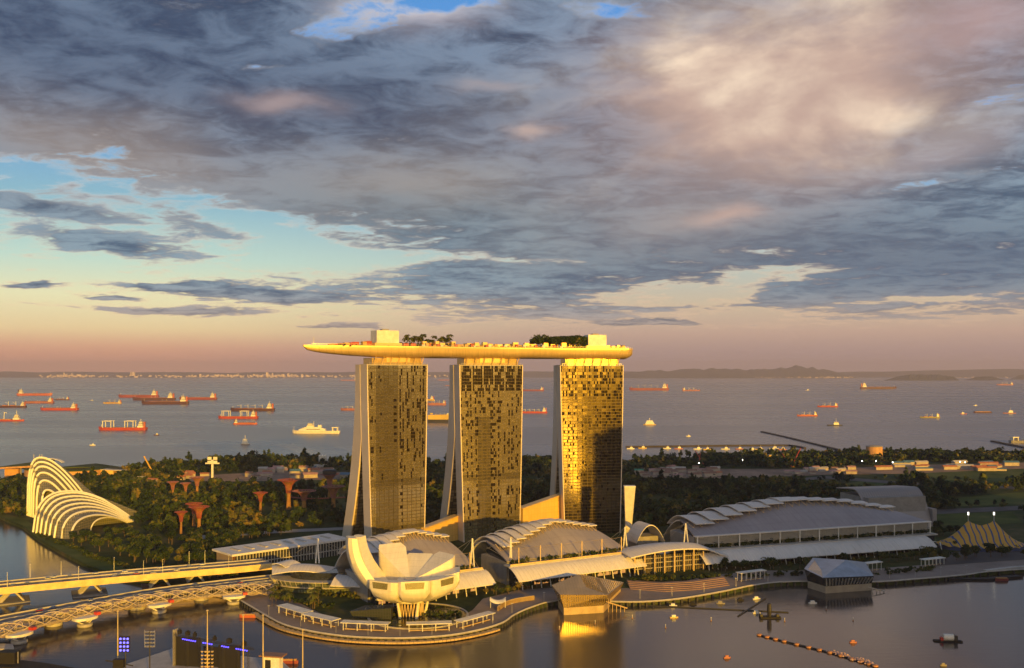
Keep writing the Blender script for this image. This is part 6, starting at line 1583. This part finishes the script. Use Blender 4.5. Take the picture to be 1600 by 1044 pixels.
    for i in range(30):
        px = 1325+i*9.6+rr.uniform(-3, 3); loc = (*G(px, 713.5+rr.uniform(-1, 1)), 3); s = rr.uniform(.7, 1.0)
        if i == 0: T.matrix_basis = Matrix.Translation(loc)
        else: dup(T, loc, rr.uniform(0, 6), None, s)
    # ---- the wooded gardens
    N = 60000
    X_ = rng.uniform(-1150, 1150, N); Y_ = rng.uniform(800, 2080, N)
    px = 800+FC*X_/Y_; py = 582+FC*(HC-3)/Y_
    ok = inside(px, py, [(-30, 764), (30, 754), (150, 748), (200, 736), (290, 725), (380, 719), (480, 721), (560, 724), (800, 723), (980, 721), (1050, 718), (1200, 711), (1300, 711), (1640, 713), (1640, 846), (1500, 858), (1455, 846), (1455, 815), (1440, 800), (1340, 786), (1240, 790), (1100, 815), (1060, 826), (1000, 838), (985, 826), (880, 826), (700, 842), (560, 848), (545, 823), (470, 833), (364, 846), (352, 878), (300, 885), (245, 890), (200, 878), (130, 858), (75, 834), (45, 815), (-20, 797)])
    for poly in ([(40, 810), (55, 842), (110, 847), (160, 838), (218, 820), (216, 806), (150, 776), (60, 776)], [(985, 737), (1110, 732), (1300, 732), (1420, 726), (1650, 720), (1650, 736), (1430, 747), (1300, 750), (1120, 758), (990, 757)],
                 [(285, 744), (420, 736), (548, 737), (548, 762), (400, 765), (285, 762)], [(1304, 758), (1345, 751), (1415, 751), (1404, 766), (1335, 772)], [(1398, 740), (1500, 734), (1640, 731), (1640, 752), (1560, 758), (1460, 754)],
                 [(1452, 782), (1640, 764), (1640, 788), (1480, 793)], [(1450, 797), (1580, 795), (1640, 818), (1455, 824)], [(1480, 812), (1600, 812), (1600, 862), (1475, 862)], [(20, 735), (195, 728), (195, 752), (20, 752)], [(1150, 756), (1290, 743), (1460, 756), (1640, 761), (1640, 766), (1455, 762), (1290, 749), (1150, 763)],
                 [(300, 837), (420, 828), (545, 823), (545, 829), (420, 835), (300, 845)], [(1358, 705), (1376, 705), (1376, 719), (1358, 719)], [(1470, 842), (1640, 830), (1640, 870), (1470, 880)]):
        ok &= ~inside(px, py, poly)
    for P0, a in ((((621-800)*950/FC, 950), 31), (((768-800)*1000/FC, 1000), 25), (((925-800)*1038/FC, 1038), 12)):
        ca, sa = cos(radians(a)), sin(radians(a)); lx = (X_-P0[0])*ca+(Y_-P0[1])*sa; ly = -(X_-P0[0])*sa+(Y_-P0[1])*ca
        ok &= ~((np.abs(lx) < 44) & (ly > -30) & (ly < 84))
    for P0, P1, D in ((px3(1085, 868), px3(1450, 955), 96), (px3(792, 788), px3(976, 848), 96), (px3(1340, 1050), px3(1460, 1080), 70)):
        L = hypot(P1[0]-P0[0], P1[1]-P0[1]); ca, sa = (P1[0]-P0[0])/L, (P1[1]-P0[1])/L; lx = (X_-P0[0])*ca+(Y_-P0[1])*sa; ly = -(X_-P0[0])*sa+(Y_-P0[1])*ca
        ok &= ~((lx > -6) & (lx < L+8) & (ly > -30) & (ly < D))
    ok &= Y_ > 860
    for bx, by in ((283, 834), (311, 832), (303, 822), (407, 800), (451, 796), (475, 800), (521, 800), (515, 782), (308, 776), (270, 780), (290, 780)):
        gx, gy = G(bx, by); k = gx/gy; ok &= ~((np.abs(X_-k*Y_) < 9) & (Y_ > gy-42) & (Y_ < gy+8))
    # thin out to clearings with a coarse pattern
    den = np.sin(X_*.013+1.3)*np.sin(Y_*.011+.4)+.6*np.sin(X_*.031+Y_*.023)+.35*np.sin(X_*.07-Y_*.05)
    ok &= rng.uniform(0, 1, N) < np.clip(.42+.36*den, .07, .85)
    X_, Y_, px, py, den = X_[ok], Y_[ok], px[ok], py[ok], den[ok]
    order = np.argsort(Y_); X_, Y_, px, den = X_[order], Y_[order], px[order], den[order]
    near = 150
    for i in range(near):
        side = 'left' if px[i] < 700 else 'right'
        put(protos[int(rng.integers(0, 7))], (X_[i], Y_[i], 3), f'leafy tree in the gardens behind the viaduct and terminal, nearest wood' if side == 'left' else 'leafy tree in the dark wood behind the convention hall', 'trees of the gardens' if side == 'left' else 'trees behind the convention hall', float(rng.uniform(.8, 1.25)))
    X_, Y_ = X_[near:], Y_[near:]; n = len(X_)
    lib = [leaf_quads(rng, 95, R, h*.22, h, 1.15, 7) for R, h in ((6, 12), (7.5, 13), (5, 14), (6.5, 10), (4, 16), (8.5, 12), (5.5, 9), (3.2, 17))]
    far = [leaf_quads(rng, 48, R, h*.2, h, 1.6, 6) for R, h in ((6, 12), (7.5, 13), (5, 14), (6.5, 10), (4, 16), (8.5, 12), (5.5, 9), (9, 14))]
    Q, Hh = [], []
    hv = np.clip(rng.normal(.40, .24, n)+.14*np.sin(X_*.02+Y_*.013)+.30*(rng.uniform(0, 1, n) < .14), 0, 1)  # a few crowns pushed golden, as if picked out by the sun
    for i in range(n):
        L = lib if Y_[i] < 1450 else far; q = L[int(rng.integers(0, 8))]; a = rng.uniform(0, 6.28); s = rng.uniform(.5, 1.2)+.5*(rng.uniform() < .15); c, d = cos(a)*s, sin(a)*s
        q2 = np.empty_like(q); q2[..., 0] = q[..., 0]*c-q[..., 1]*d+X_[i]; q2[..., 1] = q[..., 0]*d+q[..., 1]*c+Y_[i]; q2[..., 2] = q[..., 2]*s+3; Q.append(q2)
        Hh.append(np.clip(hv[i]+rng.normal(0, .07, len(q)), 0, 1))
    Q = np.concatenate(Q); Hh = np.concatenate(Hh)
    o = bpy.data.objects.new('woodland', quads_mesh('woodland', Q, Hh, LEAF)); C.objects.link(o); tag(o, 'dense mixed woodland of the gardens behind the hotel, reading as one mass', 'woodland', kind='stuff')
    # shrubs on terraces and along the river bank
    S1 = []
    for (P0, P1, z, k) in ((px3(1085, 868), px3(1450, 955), 18.7, 150), (px3(792, 788), px3(976, 848), 20.5, 60), (px3(575, 728), px3(742, 778), 20, 40)):
        for i in range(k):
            t = rng.uniform(.02, .98); x = P0[0]+(P1[0]-P0[0])*t; y = P0[1]+(P1[1]-P0[1])*t; L = hypot(P1[0]-P0[0], P1[1]-P0[1]); nx, ny = (P1[1]-P0[1])/L, -(P1[0]-P0[0])/L
            f = rng.uniform(1.5, 3.2) if z != 18.7 else rng.uniform(1.0, 3.0); q = leaf_quads(rng, 50, rng.uniform(1.5, 2.8), 0, rng.uniform(2.5, 5.5), .55, 5); S1.append(q+np.array([x+nx*f, y+ny*f, z]))
    for i in range(130):
        p, d, nn = sky_fr(int(rng.uniform(10, 92))); f = rng.uniform(-15, 4); c = p+d*rng.uniform(-2, 2)+nn*f; q = leaf_quads(rng, 36, rng.uniform(.8, 1.8), 0, rng.uniform(1.2, 3.2), .4, 5); S1.append(q+np.array([c.x, c.y, SKY_Z+.2]))
    for i in range(60):
        p, d, nn = sky_fr(int((rng.uniform(.28, .43) if i < 40 else rng.uniform(.69, .84))*96)); f = rng.uniform(-9, 3); c = p+d*rng.uniform(-2, 2)+nn*f; q = leaf_quads(rng, 60, rng.uniform(1.8, 3.0), .5, rng.uniform(4, 6.5), .5, 6); S1.append(q+np.array([c.x, c.y, SKY_Z+.2]))
    for (x0, y0, x1, y1, k) in ((60, 836, 130, 862, 60), (130, 866, 215, 892, 90), (215, 893, 300, 898, 50), (430, 934, 520, 950, 40), (500, 930, 580, 936, 40), (560, 962, 720, 962, 60), (1065, 905, 1260, 897, 70), (1370, 897, 1460, 890, 40), (990, 905, 1050, 905, 30)):
        for i in range(k):
            t = rng.uniform(0, 1); x, y = G(x0+(x1-x0)*t, y0+(y1-y0)*t+rng.uniform(-2.5, 2.5)); q = leaf_quads(rng, 40, rng.uniform(1.4, 3.2), 0, rng.uniform(2, 4.5), .6, 5); S1.append(q+np.array([x, y, 3]))
    Q = np.concatenate(S1); hue = np.clip(rng.normal(.5, .2, len(Q)), 0, 1)
    o = bpy.data.objects.new('shrubs', quads_mesh('shrubs', Q, hue, LEAF)); C.objects.link(o); tag(o, 'low green shrubs along the hall terraces, river bank and promenade', 'shrubs', kind='stuff')
trees()

def haze():
    m = MB(); m.box(-68000, 68000, -300, 42000, -5, 620)
    mt = bpy.data.materials.new('haze'); mt.use_nodes = True; t = mt.node_tree; t.nodes.remove(t.nodes['Principled BSDF'])
    v = t.nodes.new('ShaderNodeVolumePrincipled'); v.inputs['Color'].default_value = (.62, .61, 1.0, 1); v.inputs['Density'].default_value = HAZE; v.inputs['Anisotropy'].default_value = 0.0
    t.links.new(v.outputs[0], t.nodes['Material Output'].inputs['Volume'])
    o = m.build('haze', mt); o['kind'] = 'stuff'
HAZE = 3.2e-5
haze()
